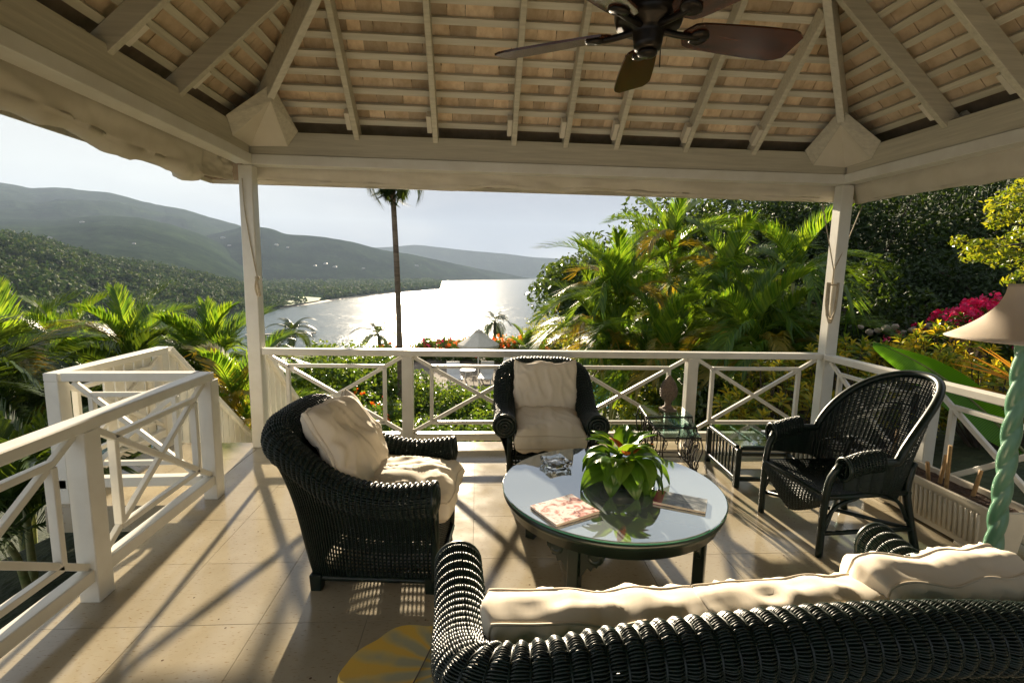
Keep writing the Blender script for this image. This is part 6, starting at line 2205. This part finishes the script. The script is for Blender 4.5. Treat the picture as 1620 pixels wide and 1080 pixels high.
B_('dry twiggy shrub among the magenta flowers', 1520, 505, 8.2, 0.4, 0.3, 900, 0.035, 'dry_leaf', 93, name='dry_shrub', ncl=10)
# stone edging on the slope
for k in range(9):
    q_ = at(1362 + k * 13.5, 521 + 3.0 * ((k * 7) % 4 - 1.5), 9.0 + 0.15 * ((k * 5) % 3))
    bm = bmesh.new()
    bmesh.ops.create_icosphere(bm, subdivisions=2, radius=1)
    for v in bm.verts:
        v.co *= 1 + 0.35 * mnoise.noise(v.co * 1.3 + Vector((k * 5, 0, 0)))
        v.co = Vector((v.co.x * 0.07, v.co.y * 0.06, v.co.z * 0.055)) * (0.75 + 0.12 * ((k * 3) % 5))
    me = bpy.data.meshes.new('edging_stone')
    bm.to_mesh(me)
    bm.free()
    o = link('edging_stone', me, 'rock', None, loc=q_)
    o.rotation_euler = (0, 0, k * 1.3)
    tag(o, 'rough pale stone in the row of edging below the bougainvillea', 'stone', 'row of edging stones on the slope')
B_('leafy bank carrying the edging stones', 1400, 530, 9.1, 1.3, 0.5, 5000, 0.045, 'tree_leaf', 94, name='bank_shrub', ncl=24, clr=0.6)
def veined(name, axv):
    m = MATS[name]
    nt = m.node_tree
    L = nt.links.new
    g = nt.nodes.new('ShaderNodeNewGeometry')
    dp = nt.nodes.new('ShaderNodeVectorMath')
    dp.operation = 'DOT_PRODUCT'
    dp.inputs[1].default_value = tuple(axv)
    L(g.outputs['Position'], dp.inputs[0])
    no = N(nt, 'ShaderNodeTexNoise', Scale=6, Detail=3)
    L(g.outputs['Position'], no.inputs['Vector'])
    ml = N(nt, 'ShaderNodeMath', operation='MULTIPLY_ADD')
    ml.inputs[1].default_value = 330
    L(dp.outputs['Value'], ml.inputs[0])
    n3 = N(nt, 'ShaderNodeMath', operation='MULTIPLY')
    n3.inputs[1].default_value = 9
    L(no.outputs['Fac'], n3.inputs[0])
    L(n3.outputs[0], ml.inputs[2])
    sn = N(nt, 'ShaderNodeMath', operation='SINE')
    L(ml.outputs[0], sn.inputs[0])
    mr = nt.nodes.new('ShaderNodeMapRange')
    mr.inputs['From Min'].default_value = -1
    mr.inputs['To Min'].default_value = 0.72
    mr.inputs['To Max'].default_value = 1.2
    L(sn.outputs[0], mr.inputs[0])
    rp = [n for n in nt.nodes if n.type == 'VALTORGB'][0]
    hs = nt.nodes.new('ShaderNodeHueSaturation')
    L(mr.outputs[0], hs.inputs['Value'])
    L(rp.outputs[0], hs.inputs['Color'])
    for lk_ in [l for l in nt.links if l.from_node == rp and l.to_node != hs]:
        L(hs.outputs[0], lk_.to_socket)
# huge banana-like leaf and its plant
b0 = at(1640, 735, 4.9)
tip = at(1382, 540, 5.6)
bz = gz(b0.x, b0.y)
root = thing('banana_plant', 'plant with one huge bright green paddle leaf behind the right railing', 'plant', (b0.x, b0.y, bz))
n_ = 90
P = np.zeros((n_ + 1, 13, 3))
ax = (tip - b0)
side = ax.normalized().cross((CAM - (b0 + tip) / 2).normalized()).normalized()
fn = side.cross(ax.normalized())
veined('banana_leaf', ax.normalized())
for i in range(n_ + 1):
    t = i / n_
    c_ = b0.lerp(tip, t) + Vector((0, 0, 0.16 * math.sin(math.pi * t) ** 1.0))
    tt = max(0, (t - 0.10) / 0.90)
    wd = 0.175 * (math.sin(math.pi * tt ** 0.75) ** 0.7 if 0 < tt < 1 else 0.01) + 0.004
    for j in range(13):
        s_ = (j - 6) / 6
        pz = c_ + side * (s_ * wd) + fn * (0.10 * abs(s_) * wd / 0.2 - 0.03 + 0.005 * math.sin(t * 95 - abs(s_) * 5) * abs(s_)) + Vector((0, 0, -0.05 * s_ * s_))
        P[i, j] = tuple(pz - Vector((b0.x, b0.y, bz)))
MB().grid(P).build('paddle_leaf', 'banana_leaf', root, smooth=True)
MB().tube([P[i, 6] for i in range(n_ + 1)], list(np.linspace(0.016, 0.004, n_ + 1)), 6).build('midrib', 'palm_stem', root, smooth=True)
MB().tube(smoothpath([(0.1, 0.1, -0.2), (0.05, 0.05, (b0.z - bz) * 0.5), tuple(P[0, 6])], 8), list(np.linspace(0.06, 0.02, 8)), 8).build('stalk', 'palm_stem', root, smooth=True)
# sword-leaved plant behind the lamp
b0 = at(1665, 640, 4.6)
root = thing('sword_plant', 'plant with thin reddish sword leaves behind the lamp stem', 'plant', (b0.x, b0.y, gz(b0.x, b0.y)))
z0 = gz(b0.x, b0.y)
for k, (px_, py_) in enumerate(((1505, 575), (1530, 560), (1520, 568), (1548, 548), (1490, 607), (1585, 625), (1560, 550), (1600, 540), (1640, 520), (1700, 540), (1720, 600), (1590, 660))):
    tp = at(px_, py_, 4.5 + 0.1 * (k % 3))
    a = Vector((b0.x, b0.y, b0.z + rng.uniform(-.06, .06)))
    m = MB()
    d = (tp - a)
    sd = d.normalized().cross(Vector((0, 0, 1))).normalized()
    up_ = sd.cross(d.normalized())
    prev = None
    pts = []
    for i in range(7):
        t = i / 6
        c_ = a + d * t + Vector((0, 0, 0.05 * math.sin(math.pi * t)))
        w = 0.012 * (1 - t) ** 0.6 + 0.001
        pts.append([tuple(c_ + up_ * w - Vector((b0.x, b0.y, z0))), tuple(c_ + sd * 0.004 - Vector((b0.x, b0.y, z0))), tuple(c_ - up_ * w - Vector((b0.x, b0.y, z0)))])
    MB().grid(np.array(pts)).build('sword_leaf', 'blade_leaf', root, smooth=True)
MB().tube([(0, 0, -0.1), (0, 0, b0.z - z0)], [0.04, 0.025], 7).build('stem', 'bark_dark', root)

# ================================================================== air
hz = MB()
hz.box((1500, 3090, 265), (11000, 6400, 634))
hzo = hz.build('haze', None)
hm = bpy.data.materials.new('haze_air')
hm.use_nodes = True
nt = hm.node_tree
nt.nodes.clear()
ho = nt.nodes.new('ShaderNodeOutputMaterial')
hv = nt.nodes.new('ShaderNodeVolumePrincipled')
hv.inputs['Color'].default_value = (0.60, 0.76, 1.0, 1)
hv.inputs['Density'].default_value = 0.00008
hv.inputs['Anisotropy'].default_value = 0.0
nt.links.new(hv.outputs[0], ho.inputs['Volume'])
hzo.data.materials.append(hm)
stuff(hzo, 'pale sea haze between the terrace and the far hills', 'haze')
